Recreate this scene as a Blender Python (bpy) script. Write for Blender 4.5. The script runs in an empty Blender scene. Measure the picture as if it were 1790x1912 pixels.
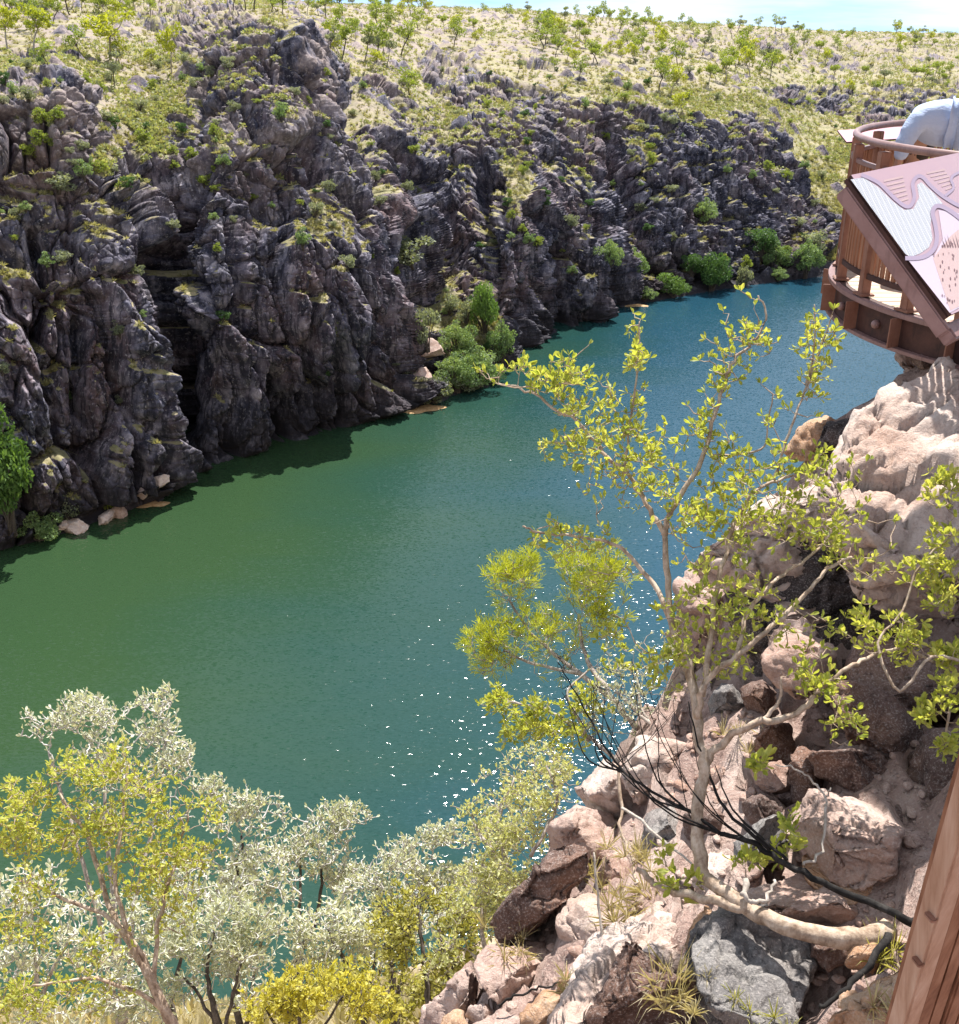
import bpy, bmesh, math, random
import numpy as np
from mathutils import Vector, Matrix
scene = bpy.context.scene
COL = scene.collection
# ------------------------------------------------------------------ camera
H = 60.0
PITCH = math.radians(24.4)
FPX, CX, CY = 2000.0, 895.0, 956.0
cam_d = bpy.data.cameras.new('camera')
cam = bpy.data.objects.new('camera', cam_d); COL.objects.link(cam)
cam.location = (0, 0, H)
cam.rotation_euler = (math.pi/2 - PITCH, 0, 0)
cam_d.sensor_fit = 'VERTICAL'; cam_d.sensor_height = 24.0
cam_d.lens = 24.0 * FPX / 1912.0
cam_d.clip_start = 0.05; cam_d.clip_end = 12000
scene.camera = cam
# ------------------------------------------------------------------ sky and sun
SUN_EL, SUN_AZ = math.radians(57), math.radians(16)      # azimuth clockwise from +Y
w = bpy.data.worlds.new('World'); scene.world = w; w.use_nodes = True
nt = w.node_tree; nt.nodes.clear()
out = nt.nodes.new('ShaderNodeOutputWorld'); bg = nt.nodes.new('ShaderNodeBackground')
sky = nt.nodes.new('ShaderNodeTexSky'); sky.sky_type = 'NISHITA'; sky.sun_disc = False
sky.sun_elevation = SUN_EL; sky.sun_rotation = SUN_AZ
sky.air_density = 0.85; sky.dust_density = 0.1; sky.ozone_density = 3.5; sky.altitude = 200
tc = nt.nodes.new('ShaderNodeTexCoord'); mp = nt.nodes.new('ShaderNodeMapping'); mp.inputs['Scale'].default_value = (1.6, 1.6, 14)
nz = nt.nodes.new('ShaderNodeTexNoise'); nz.inputs['Scale'].default_value = 1.7; nz.inputs['Detail'].default_value = 6; nz.inputs['Roughness'].default_value = 0.6
rp = nt.nodes.new('ShaderNodeValToRGB'); rp.color_ramp.elements[0].position = 0.36; rp.color_ramp.elements[1].position = 0.56
mx = nt.nodes.new('ShaderNodeMixRGB'); mx.inputs[2].default_value = (5.6, 5.9, 6.2, 1)
mm = nt.nodes.new('ShaderNodeMath'); mm.operation = 'MULTIPLY'; mm.inputs[1].default_value = 0.85
nt.links.new(tc.outputs['Generated'], mp.inputs[0]); nt.links.new(mp.outputs[0], nz.inputs['Vector'])
nt.links.new(nz.outputs['Fac'], rp.inputs[0]); nt.links.new(rp.outputs[0], mm.inputs[0]); nt.links.new(mm.outputs[0], mx.inputs[0])
va = nt.nodes.new('ShaderNodeVectorMath'); va.operation = 'ADD'; va.inputs[1].default_value = (0, 0, .17)
vn = nt.nodes.new('ShaderNodeVectorMath'); vn.operation = 'NORMALIZE'
nt.links.new(tc.outputs['Generated'], va.inputs[0]); nt.links.new(va.outputs[0], vn.inputs[0]); nt.links.new(vn.outputs[0], sky.inputs[0])
nt.links.new(sky.outputs[0], mx.inputs[1]); nt.links.new(mx.outputs[0], bg.inputs[0])
bg.inputs[1].default_value = 0.098
nt.links.new(bg.outputs[0], out.inputs[0])
sun_d = bpy.data.lights.new('sun', 'SUN'); sun = bpy.data.objects.new('sun', sun_d); COL.objects.link(sun)
sun_d.energy = 4.9; sun_d.angle = math.radians(0.53); sun_d.color = (1.0, 0.955, 0.89)
sdir = Vector((math.sin(SUN_AZ)*math.cos(SUN_EL), math.cos(SUN_AZ)*math.cos(SUN_EL), math.sin(SUN_EL)))
sun.rotation_euler = sdir.to_track_quat('Z', 'Y').to_euler()
scene.view_settings.view_transform = 'Standard'; scene.view_settings.look = 'None'
scene.view_settings.exposure = 1.08; scene.view_settings.gamma = 1.0
scene.cycles.use_denoising = True
scene.cycles.max_bounces = 8; scene.cycles.transparent_max_bounces = 8
scene.cycles.sample_clamp_indirect = 6.0

# ------------------------------------------------------------------ pixel -> world
cP, sP = math.cos(PITCH), math.sin(PITCH)
def P(px, py, d):
    a = (px-CX)/FPX; b = (CY-py)/FPX
    return Vector((a*d, d*(cP + b*sP), H + d*(-sP + b*cP)))
def slope_of(py):                       # drop per metre forward of the ray at row py
    b = (CY-py)/FPX
    return (sP - b*cP)/(cP + b*sP)
def proj(xyz):
    x, y, z = xyz[..., 0], xyz[..., 1], xyz[..., 2]-H
    d = y*cP - z*sP; u = y*sP + z*cP
    return CX + FPX*x/d, CY - FPX*u/d, d
# ------------------------------------------------------------------ noise in numpy
def _hash(i, j, k, s):
    h = (i.astype(np.int64)*374761393 + j.astype(np.int64)*668265263 + k.astype(np.int64)*2147483647*3 + s*144665) & 0xffffffff
    h = ((h ^ (h >> 13))*1274126177) & 0xffffffff
    return h ^ (h >> 16)
def vnoise(p, seed=0):                  # value noise, 0..1
    i = np.floor(p).astype(np.int64); f = (p - i); f = f*f*f*(f*(f*6-15)+10)
    r = 0
    for dx in (0, 1):
        wx = f[:, 0] if dx else 1-f[:, 0]
        for dy in (0, 1):
            wy = wx*(f[:, 1] if dy else 1-f[:, 1])
            for dz in (0, 1):
                wz = wy*(f[:, 2] if dz else 1-f[:, 2])
                r = r + wz*((_hash(i[:, 0]+dx, i[:, 1]+dy, i[:, 2]+dz, seed) & 0xffff)/65535.0)
    return r
def fbm(p, octs=4, seed=0, gain=0.5, lac=2.03):
    a, s, t, q = 1.0, 0.0, 0.0, np.array(p, dtype=np.float64)
    for o in range(octs):
        s = s + a*(vnoise(q, seed+o*17)*2-1); t += a; a *= gain; q = q*lac + 3.7
    return s/t
def voronoi(p, seed=0):                 # F1, F2, id in 0..1
    i = np.floor(p).astype(np.int64); n = len(p)
    f1 = np.full(n, 9.0); f2 = np.full(n, 9.0); cid = np.zeros(n)
    for dx in (-1, 0, 1):
        for dy in (-1, 0, 1):
            for dz in (-1, 0, 1):
                h = _hash(i[:, 0]+dx, i[:, 1]+dy, i[:, 2]+dz, seed)
                ox = (h & 1023)/1023.; oy = ((h >> 10) & 1023)/1023.; oz = ((h >> 20) & 1023)/1023.
                d = (i[:, 0]+dx+ox-p[:, 0])**2 + (i[:, 1]+dy+oy-p[:, 1])**2 + (i[:, 2]+dz+oz-p[:, 2])**2
                m = d < f1
                f2 = np.where(m, f1, np.minimum(f2, d)); cid = np.where(m, ((h*7) & 0xffff)/65535., cid); f1 = np.where(m, d, f1)
    return np.sqrt(f1), np.sqrt(f2), cid
def sm(a, b, x):
    t = np.clip((x-a)/(b-a), 0, 1); return t*t*(3-2*t)
# ------------------------------------------------------------------ object helpers
def mesh_np(name, V, F, mats, smooth=True, attrs=None, midx=None):
    """V (n,3); F (m,k) int array (all the same k) or list of polygons"""
    me = bpy.data.meshes.new(name)
    V = np.asarray(V, dtype=np.float32)
    if isinstance(F, np.ndarray):
        m, k = F.shape
        me.vertices.add(len(V)); me.vertices.foreach_set('co', V.ravel())
        me.loops.add(m*k); me.loops.foreach_set('vertex_index', F.astype(np.int32).ravel())
        me.polygons.add(m); me.polygons.foreach_set('loop_start', np.arange(0, m*k, k, dtype=np.int32))
        me.polygons.foreach_set('loop_total', np.full(m, k, dtype=np.int32))
        me.update(calc_edges=True)
    else:
        me.from_pydata(V.tolist(), [], F)
    for m_ in (mats if isinstance(mats, (list, tuple)) else [mats]): me.materials.append(m_)
    if midx is not None: me.polygons.foreach_set('material_index', np.asarray(midx, dtype=np.int32))
    me.polygons.foreach_set('use_smooth', np.full(len(me.polygons), smooth, dtype=bool))
    if attrs:
        for k_, a in attrs.items():
            at = me.attributes.new(k_, 'FLOAT', 'POINT'); at.data.foreach_set('value', np.asarray(a, dtype=np.float32))
    me.update()
    return me
def link(name, me, parent=None, loc=None):
    o = bpy.data.objects.new(name, me); COL.objects.link(o)
    if parent is not None: o.parent = parent
    if loc is not None: o.location = loc
    return o
def tag(o, label=None, cat=None, group=None, kind=None):
    if label: o['label'] = label
    if cat: o['category'] = cat
    if group: o['group'] = group
    if kind: o['kind'] = kind
    return o
# ------------------------------------------------------------------ material helpers
class NT:
    def __init__(s, name, rough=0.9, spec=0.2):
        s.m = bpy.data.materials.new(name); s.m.use_nodes = True; s.t = s.m.node_tree
        s.b = s.t.nodes['Principled BSDF']; s.b.inputs['Roughness'].default_value = rough
        s.b.inputs['Specular IOR Level'].default_value = spec
        s.out = s.t.nodes['Material Output']
    def n(s, kind, **kw):
        nd = s.t.nodes.new('ShaderNode'+kind)
        for k, v in kw.items():
            if k[0] == 'i' and k[1:].isdigit(): s.put(nd.inputs[int(k[1:])], v)
            elif k in nd.inputs: s.put(nd.inputs[k], v)
            else: setattr(nd, k, v)
        return nd
    def put(s, sock, v):
        if isinstance(v, bpy.types.NodeSocket): s.t.links.new(v, sock)
        elif isinstance(v, bpy.types.Node): s.t.links.new(v.outputs[0], sock)
        else:
            if isinstance(v, tuple) and len(v) == 3 and sock.type == 'RGBA': v = v+(1,)
            sock.default_value = v
    def co(s, scale=(1, 1, 1), kind='Object', rot=(0, 0, 0)):
        t = s.n('TexCoord'); mp = s.n('Mapping'); s.put(mp.inputs['Vector'], t.outputs[kind]); mp.inputs['Scale'].default_value = scale; mp.inputs['Rotation'].default_value = rot
        return mp.outputs[0]
    def pos(s, scale=(1, 1, 1)):
        t = s.n('NewGeometry'); mp = s.n('Mapping'); s.put(mp.inputs['Vector'], t.outputs['Position']); mp.inputs['Scale'].default_value = scale
        return mp.outputs[0]
    def noise(s, vec, scale, detail=5, rough=0.6, dist=0.0):
        return s.n('TexNoise', Vector=vec, Scale=scale, Detail=detail, Roughness=rough, Distortion=dist).outputs['Fac']
    def ramp(s, fac, stops):
        r = s.n('ValToRGB'); s.put(r.inputs[0], fac); e = r.color_ramp.elements
        while len(e) < len(stops): e.new(0.5)
        for el, (p, c) in zip(e, stops):
            el.position = p; el.color = (c+(1,)) if isinstance(c, tuple) else (c, c, c, 1)
        return r.outputs[0]
    def mix(s, fac, a, b, mode='MIX'):
        m = s.n('MixRGB', blend_type=mode); s.put(m.inputs[0], fac); s.put(m.inputs[1], a); s.put(m.inputs[2], b); return m.outputs[0]
    def math(s, op, a, b=0.0):
        m = s.n('Math', operation=op); s.put(m.inputs[0], a); s.put(m.inputs[1], b); return m.outputs[0]
    def attr(s, name): return s.n('Attribute', attribute_name=name).outputs['Fac']
    def bump(s, h, strength=0.5, dist=0.1, normal=None):
        b = s.n('Bump'); s.put(b.inputs['Height'], h); b.inputs['Strength'].default_value = strength; b.inputs['Distance'].default_value = dist
        if normal is not None: s.put(b.inputs['Normal'], normal)
        s.put(s.b.inputs['Normal'], b.outputs[0]); return b.outputs[0]
    def col(s, c): s.put(s.b.inputs['Base Color'], c)
# ================================================================== FAR BANK: one sheet from the water up to the plateau
# columns: pixel column, waterline row, then (row, metres behind the waterline) up to the skyline
COLS = [
 (-420,1150,[(1080,3),(790,12),(550,20),(350,29),(170,38),(80,100),(-40,230)]),
 (0,   1028,[(985,2),(760,8),(540,14),(360,25),(175,35),(85,100),(-20,230)]),
 (110, 1000,[(962,2.5),(740,8),(540,12),(360,24),(160,34),(75,100),(-15,230)]),
 (200, 968,[(935,2.5),(710,6),(500,12),(320,26),(215,42),(85,100),(-12,230)]),
 (290, 935,[(905,2),(690,5),(480,12),(300,30),(210,52),(90,100),(-10,230)]),
 (345, 893,[(872,1.5),(650,12),(450,22),(285,32),(190,52),(80,92),(-8,230)]),
 (400, 872,[(830,1),(640,4),(460,9),(285,21),(110,48),(50,84),(-5,230)]),
 (470, 850,[(820,1),(640,4),(470,10),(300,22),(70,45),(30,80),(-3,230)]),
 (530, 832,[(800,1),(620,4),(470,10),(320,21),(55,43),(22,80),(0,230)]),
 (600, 812,[(780,1),(610,3),(450,10),(340,22),(215,38),(90,90),(3,235)]),
 (660, 795,[(765,1),(600,2),(470,6),(400,16),(290,42),(130,100),(5,240)]),
 (720, 778,[(755,1),(610,2),(490,6),(420,20),(290,50),(130,105),(6,245)]),
 (762, 768,[(752,1),(650,5),(570,9),(460,28),(300,60),(150,110),(8,250)]),
 (830, 745,[(722,4),(630,18),(530,33),(420,48),(280,72),(170,110),(10,260)]),
 (900, 722,[(690,5),(600,18),(510,30),(400,44),(260,64),(150,110),(12,270)]),
 (950, 690,[(660,3),(570,10),(460,18),(370,30),(235,58),(150,105),(14,260)]),
 (985, 650,[(632,1),(540,3),(440,8),(360,17),(225,45),(150,92),(16,250)]),
 (1050,615,[(595,1),(520,4),(430,9),(340,20),(205,52),(140,95),(22,250)]),
 (1120,604,[(585,1),(530,2),(470,6),(370,22),(210,50),(140,95),(28,250)]),
 (1160,574,[(560,3),(500,8),(430,14),(330,26),(205,50),(140,92),(32,250)]),
 (1220,563,[(545,4),(480,9),(400,16),(300,28),(215,45),(150,90),(36,250)]),
 (1320,545,[(525,4),(460,9),(380,16),(290,28),(225,44),(150,90),(42,260)]),
 (1420,530,[(512,3),(450,9),(390,16),(320,26),(255,44),(165,95),(46,275)]),
 (1500,520,[(500,3),(465,8),(425,16),(380,27),(300,50),(180,120),(52,320)]),
 (1600,511,[(490,5),(440,15),(380,30),(320,50),(250,90),(150,180),(55,420)]),
 (1800,500,[(480,5),(420,15),(350,30),(280,60),(220,110),(150,200),(58,450)]),
 (2300,480,[(460,5),(410,15),(340,30),(270,60),(210,110),(140,200),(50,450)]),
]
def build_far():
    NC, NR = 1500, 860
    rows = []
    for px, wy, pts in COLS:
        y0 = H/slope_of(wy)
        ys = [y0-10, y0] + [y0+dy for _, dy in pts] + [y0+pts[-1][1]+900]
        rr = [wy+45, wy] + [r for r, _ in pts] + [pts[-1][0]+6]
        rows.append((px, ys, rr))
    px_c = np.array([r[0] for r in rows], float); Y = np.array([r[1] for r in rows]); R = np.array([r[2] for r in rows])
    pxs = np.linspace(-420, 2200, NC)
    # row parameter: dense where it fills the picture
    tk = np.array([0, .03, .08, .25, .43, .59, .76, .88, .97, 1.0])
    Yc = np.stack([np.interp(pxs, px_c, Y[:, k]) for k in range(10)])
    Rc = np.stack([np.interp(pxs, px_c, R[:, k]) for k in range(10)])
    t = np.linspace(0, 1, NR)
    Yg = np.stack([np.interp(t, tk, Yc[:, i]) for i in range(NC)], 1)
    Rg = np.stack([np.interp(t, tk, Rc[:, i]) for i in range(NC)], 1)
    b = (CY-Rg)/FPX; drop = (sP-b*cP)/(cP+b*sP)
    Zg = H - Yg*drop
    Zg = np.where(t[:, None] < .03, -6+6*t[:, None]/.03, Zg)
    def blur(A, n, ax):
        k = np.ones(n)/n; pad = n//2
        A = np.pad(A, [(pad, pad) if a == ax else (0, 0) for a in (0, 1)], mode='edge')
        c = np.cumsum(A, axis=ax); c = np.insert(c, 0, 0, axis=ax)
        return (np.take(c, range(n, c.shape[ax]), axis=ax)-np.take(c, range(0, c.shape[ax]-n), axis=ax))/n
    wsm = np.ones((NR, 1)); 
    Yb, Zb = Yg, Zg
    for _ in range(2):
        Yb = blur(blur(Yb, 31, 0), 13, 1); Zb = blur(blur(Zb, 31, 0), 13, 1)
    k0 = sm(.035, .12, t)[:, None]
    Yg = Yg*(1-k0)+Yb*k0; Zg = Zg*(1-k0)+Zb*k0
    dep = Yg*cP + (H-Zg)*sP
    Xg = (pxs[None, :]-CX)/FPX*dep
    V = np.stack([Xg, Yg, Zg], -1)
    def normals(V):
        du = np.gradient(V, axis=1); dv = np.gradient(V, axis=0)
        n = np.cross(du, dv); n /= np.linalg.norm(n, axis=-1, keepdims=True)+1e-9
        return n
    N = normals(V)
    steep = sm(0.84, 0.60, N[..., 2])                  # 1 on cliff faces
    px2, py2, _ = proj(V)
    fl = lambda A: A.reshape(-1)
    Pf = V.reshape(-1, 3)
    # outcrops on the grassy slopes, blotches of real rock
    def ell(cx, cy, rx, ry, rot=0):
        c, s = math.cos(math.radians(rot)), math.sin(math.radians(rot))
        dx, dy = px2-cx, py2-cy
        return sm(1.25, .75, np.sqrt(((dx*c+dy*s)/rx)**2 + ((-dx*s+dy*c)/ry)**2))
    patches = np.zeros_like(px2)
    for e in [(400,60,150,50,15),(120,420,200,110,10),(330,330,110,120,60),(690,330,90,120,40),(700,450,90,60,40),(790,250,60,60,20),(860,330,80,90,30),(60,260,110,60,10),(900,480,60,110,0),(480,150,110,120,60),(850,150,75,45,30),(1020,190,120,26,14),(930,225,60,22,0),(1230,235,130,36,12),(1560,190,130,26,8),(1650,225,60,30,15),
              (1420,255,70,40,35),(1500,430,60,60,30),(1440,72,120,24,4),(1700,92,130,30,4),(1600,120,70,16,6),(1720,190,80,24,14),(90,170,100,45,10),(1080,290,140,70,20),(1330,300,110,70,25),
              (700,160,40,20,10),(620,290,50,60,40),(1400,340,110,80,25),(60,100,50,12,0),(1290,70,30,8,0),(1780,150,50,14,5),(1010,120,40,10,0)]:
        patches = np.maximum(patches, ell(*e))
    big = fbm(Pf*np.array([.05, .05, .07]), 4, 5).reshape(px2.shape)
    zz_ = fl(V[..., 2])
    rock = np.clip(np.maximum(steep, patches*0.95) + big*0.55, 0, 1)
    rock = sm(.3, .7, rock)*1.0
    # open grassy gullies between the buttresses
    for e in [(250,240,80,50,20),(430,270,40,30,20),(640,420,90,26,42),(830,630,48,90,-18),(775,540,30,60,-20),(1060,330,70,22,25),(760,215,120,36,10),(60,345,70,16,10),(180,430,50,12,10),(270,500,50,12,12),(240,670,60,14,20)]:
        rock = rock*(1-.75*ell(*e)*(big*1.3+.75).clip(0, 1))
    S = np.stack([Pf[:, 0]*.8+Pf[:, 1]*.6, -Pf[:, 0]*.6+Pf[:, 1]*.8, Pf[:, 2]], -1)
    warp = np.stack([fbm(Pf*.09, 3, 31), fbm(Pf*.09, 3, 57), fbm(Pf*.06, 3, 83)], -1)*3.4
    Q = Pf + warp
    # tall pillars, split by joints
    f1, f2, c1 = voronoi(Q*np.array([.105, .105, .032]), 3)
    pil = (f2-f1); big_b = (c1-.5)*6.4 + np.minimum(pil*5.5, 1.7)-1.0-2.4*np.exp(-(pil/.07)**2)
    f1, f2, c2 = voronoi((Q+np.array([40, 7, 3]))*np.array([.22, .22, .095]), 9)
    mid_b = (c2-.5)*3.0 + np.minimum((f2-f1)*5.0, .75)-.45-1.2*np.exp(-((f2-f1)/.08)**2)
    f1, f2, c3 = voronoi((Pf+warp*.4)*np.array([.85, .85, .55]), 21)
    sml_b = (c3-.5)*.5 + np.minimum((f2-f1)*1.2, .16)-.12-.25*np.exp(-((f2-f1)/.1)**2)
    rid = 1-np.abs(fbm(Pf*np.array([.55, .55, .12])+warp*.12, 4, 77))*2
    fine = fbm(Pf*np.array([1.9, 1.9, 1.3]), 3, 99)
    gul = np.zeros_like(px2)
    def gully(pts, w_, dpt):
        nonlocal gul
        ys = np.array([p[1] for p in pts], float); xs = np.array([p[0] for p in pts], float)
        o = np.argsort(ys); xx = np.interp(py2, ys[o], xs[o])
        fade = sm(ys.min()-40, ys.min()+30, py2)*sm(ys.max()+40, ys.max()-10, py2)
        gul = np.maximum(gul, 1.55*dpt*np.exp(-((px2-xx)/w_)**2)*fade)
    gully([(322,470),(338,620),(352,760),(348,900)], 22, 10)
    gully([(765,440),(785,520),(815,590)], 30, 4.5)
    gully([(640,180),(655,260),(690,360)], 22, 4)
    gully([(440,470),(455,600),(470,700)], 9, 3)
    gully([(250,300),(270,420),(285,500)], 14, 4)
    gully([(505,700),(530,800),(520,870)], 20, 5)
    gully([(430,350),(438,480),(450,560)], 10, 3)
    gully([(612,640),(625,720),(640,800)], 12, 4)
    gully([(165,600),(150,740),(165,860)], 15, 4)
    gully([(560,560),(565,660),(570,760)], 10, 3)
    gully([(800,330),(830,420),(840,500)], 22, 4)
    gully([(1050,460),(1056,540),(1062,600)], 9, 5)
    gully([(890,300),(905,400),(930,560)], 14, 4)
    gully([(1140,250),(1180,360),(1190,430)], 14, 4)
    gully([(60,420),(80,520),(70,640)], 12, 3)
    gully([(400,620),(405,740),(395,830)], 8, 2.5)
    gully([(690,520),(705,640),(700,740)], 9, 2.5)
    gully([(960,420),(985,520),(1000,620)], 8, 3)
    gully([(1260,320),(1280,420),(1285,500)], 10, 3)
    gully([(1370,340),(1375,430),(1370,500)], 9, 3)
    gully([(540,120),(560,220),(590,330)], 10, 4)
    gully([(215,640),(235,760),(235,900)], 11, 3.5)
    r = fl(rock); cliffy = fl(steep)*.6+.4; low = sm(40, 12, Pf[:, 2])*fl(steep); stri = (1-np.abs(fbm(Pf*np.array([.8, .8, .07])+warp*.05, 4, 177))*2.4)*1.1
    disp = r*(big_b*cliffy*1.05 + mid_b*.85*(.5+.5*cliffy) + sml_b + rid*.5*fl(steep) + fine*.10 + stri*low*.9) + (1-r)*(fbm(Pf*.35, 4, 12)*.5+.15*fine)
    disp = disp + (r*.9+.1)*fl(big)*2.4 - fl(gul)
    # fade the big moves at the waterline and far away
    far = fl(sm(420, 800, V[..., 1])); disp = disp*(1-far*.6)
    sh = fl(sm(0.028, .05, np.repeat(t[:, None], NC, 1)))
    disp *= (.25+.75*sh)
    D = N.copy(); D[..., 2] = D[..., 2]*.6; D /= np.linalg.norm(D, axis=-1, keepdims=True)
    V2 = Pf + D.reshape(-1, 3)*disp[:, None]
    # boulders and outcrops break the grassy slopes
    f1, f2, c4 = voronoi(Pf*np.array([.16, .16, .1]), 44)
    bump_ = np.clip(.42-f1, 0, 1)*(c4 > .72)*fl(1-far.reshape(px2.shape)*.4)*6*(1-r)
    V2[:, 2] += bump_
    V2 = V2.reshape(NR, NC, 3)
    N2 = normals(V2)
    Ns = N2
    up = fl(blur(blur(N2[..., 2], 5, 0), 5, 1))
    # what covers the surface: bare rock or dry grass and soil
    g = np.clip(sm(.50, .78, up)*(1.0-.45*r) + fbm(Pf*.22, 3, 64)*.4, 0, 1)
    g = np.where(bump_ > .25, g*.15, g)*sm(1.0, 5.0, V2.reshape(-1, 3)[:, 2])
    grass = sm(.30, .55, g)
    idx = (np.arange(NR-1)[:, None]*NC+np.arange(NC-1)[None, :]).reshape(-1)
    F = np.stack([idx, idx+1, idx+NC+1, idx+NC], 1)
    return V2, N2, F, grass, r, np.stack([px2, py2], -1)
FV, FN, FF, FG, FR, FPIX = build_far()

def rock_mat(name, kind):
    M = NT(name, .88, .25)
    p = M.pos()
    big = M.noise(p, .055 if kind == 'far' else .9, 5, .6)
    med = M.noise(p, .32 if kind == 'far' else 3.0, 6, .65)
    fin = M.noise(p, 1.9 if kind == 'far' else 22, 6, .7)
    vert = M.noise(M.pos((.9, .9, .13)), 1.0 if kind == 'far' else 3, 6, .65, .6)
    if kind == 'far':
        base = M.ramp(med, [(.30, (.015, .017, .034)), (.44, (.052, .052, .082)), (.57, (.165, .158, .205)), (.73, (.42, .38, .41))])
        warm = M.ramp(big, [(.46, 0.0), (.66, 1.0)])
        base = M.mix(M.math('MULTIPLY', warm, .38), base, (.30, .165, .12))
        varn = M.ramp(vert, [(.42, 1.0), (.53, 0.0)])
        base = M.mix(M.math('MULTIPLY', varn, .85), base, (.018, .018, .028))
        base = M.mix(M.ramp(fin, [(.56, 0.0), (.67, .7)]), base, (.44, .41, .43))
        soil = M.ramp(M.noise(p, .25, 6, .7), [(.33, (.19, .18, .085)), (.50, (.31, .275, .15)), (.68, (.38, .31, .235))])
        soil = M.mix(M.ramp(M.noise(p, .9, 5, .7), [(.50, 0.0), (.62, .7)]), soil, (.13, .14, .05))
        soil = M.mix(M.ramp(fin, [(.60, 0.0), (.68, .55)]), soil, (.22, .17, .15))
        gn = M.math('ADD', M.attr('grass'), M.math('MULTIPLY', M.math('SUBTRACT', fin, .5), .9))
        gf = M.ramp(gn, [(.38, 0.0), (.58, 1.0)])
        c = M.mix(gf, base, soil)
        zz = M.n('SeparateXYZ'); M.put(zz.inputs[0], p)
        # lit tan of the upper cliff faces painted in, stronger with height
        hi = M.math('MULTIPLY', M.ramp(M.math('MULTIPLY', zz.outputs[2], .0166), [(.50, 0.0), (.90, 1.0)]), M.ramp(M.noise(p, .17, 5, .65), [(.42, 0.0), (.56, .85)]))
        c = M.mix(hi, c, M.ramp(fin, [(.35, (.16, .125, .12)), (.55, (.30, .24, .225)), (.7, (.44, .37, .34))]))
        foot_shade = M.ramp(M.math('ADD', M.math('MULTIPLY', zz.outputs[2], .055), M.math('MULTIPLY', M.math('SUBTRACT', med, .5), .8)), [(.05, .9), (.60, 0.0)])  # shade along the cliff foot painted into the rock, fading upward
        c = M.mix(foot_shade, c, (.020, .018, .022))
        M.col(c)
        h = M.math('ADD', M.math('MULTIPLY', M.noise(M.pos((1, 1, .4)), 1.3, 8, .72), 1.0), M.math('MULTIPLY', vert, .6))
        M.bump(h, .7, .45)
    return M.m
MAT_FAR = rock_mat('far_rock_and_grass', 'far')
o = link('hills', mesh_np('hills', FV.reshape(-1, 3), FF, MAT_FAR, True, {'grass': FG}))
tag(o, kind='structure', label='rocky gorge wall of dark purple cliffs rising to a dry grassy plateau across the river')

# ------------------------------------------------------------------ river
def build_water():
    M = NT('river_water', .11, .5)
    p = M.pos()
    M.b.inputs['IOR'].default_value = 1.33
    big = M.noise(M.pos((.012, .03, 1)), 1.0, 4, .55)
    sep = M.n('SeparateXYZ'); M.put(sep.inputs[0], p)
    # greener body colour to the left; blue end paints in the sky's reflection
    sh = M.math('ADD', M.math('MULTIPLY', sep.outputs[0], -.0085), M.math('MULTIPLY', sep.outputs[1], .0012))
    f = M.math('ADD', M.math('ADD', sh, .06), M.math('MULTIPLY', M.math('SUBTRACT', big, .5), .5))
    c = M.ramp(f, [(.0, (.012, .050, .078)), (.17, (.012, .044, .040)), (.50, (.024, .052, .022))])
    M.col(c)
    n1 = M.noise(M.pos((.8, 1.6, 1)), .8, 3, .6, .6)
    n2 = M.noise(M.pos((1, 1.9, 1)), 3.0, 3, .6, .3)
    gust = M.ramp(M.noise(M.pos((.02, .045, 1)), 1.0, 3, .5), [(.35, .5), (.65, 1.0)])
    h = M.math('ADD', M.math('MULTIPLY', n1, .75), M.math('MULTIPLY', n2, .30))
    h = M.math('MULTIPLY', h, gust)
    # wavelet facets, each with its own tilt; a few are steep enough to throw back the sun
    vo = M.n('TexVoronoi', feature='F1'); vo.inputs['Scale'].default_value = 1.0
    wob = M.n('TexNoise', Vector=M.pos((1, 1, 1)), Scale=1.3, Detail=2.0)
    vv = M.n('VectorMath', operation='MULTIPLY_ADD'); M.put(vv.inputs[0], wob.outputs['Color']); vv.inputs[1].default_value = (1.2, 1.2, 0); M.put(vv.inputs[2], M.pos((3.3, 6.6, 1)))
    M.put(vo.inputs['Vector'], vv.outputs[0])
    sc = M.n('SeparateColor'); M.put(sc.inputs[0], vo.outputs['Color'])
    def heavy(c, amp):
        t = M.math('SUBTRACT', M.math('MULTIPLY', c, 2.0), 1.0)
        return M.math('MULTIPLY', M.math('MULTIPLY', t, M.math('MULTIPLY', t, t)), amp)
    nx_ = heavy(sc.outputs[0], .13); ny_ = heavy(sc.outputs[1], .19)
    cb = M.n('CombineXYZ'); M.put(cb.inputs[0], nx_); M.put(cb.inputs[1], ny_); cb.inputs[2].default_value = 1.0
    nn = M.n('VectorMath', operation='NORMALIZE'); M.put(nn.inputs[0], cb.outputs[0])
    M.bump(h, 1.0, .06, nn.outputs[0])
    V = [(-900, -200, 0), (1500, -200, 0), (1500, 900, 0), (-900, 900, 0)]
    o = link('water', mesh_np('water', V, [(0, 1, 2, 3)], M.m, False))
    tag(o, 'calm green river turning blue with sun sparkles between the gorge walls', kind='structure')
build_water()
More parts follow.
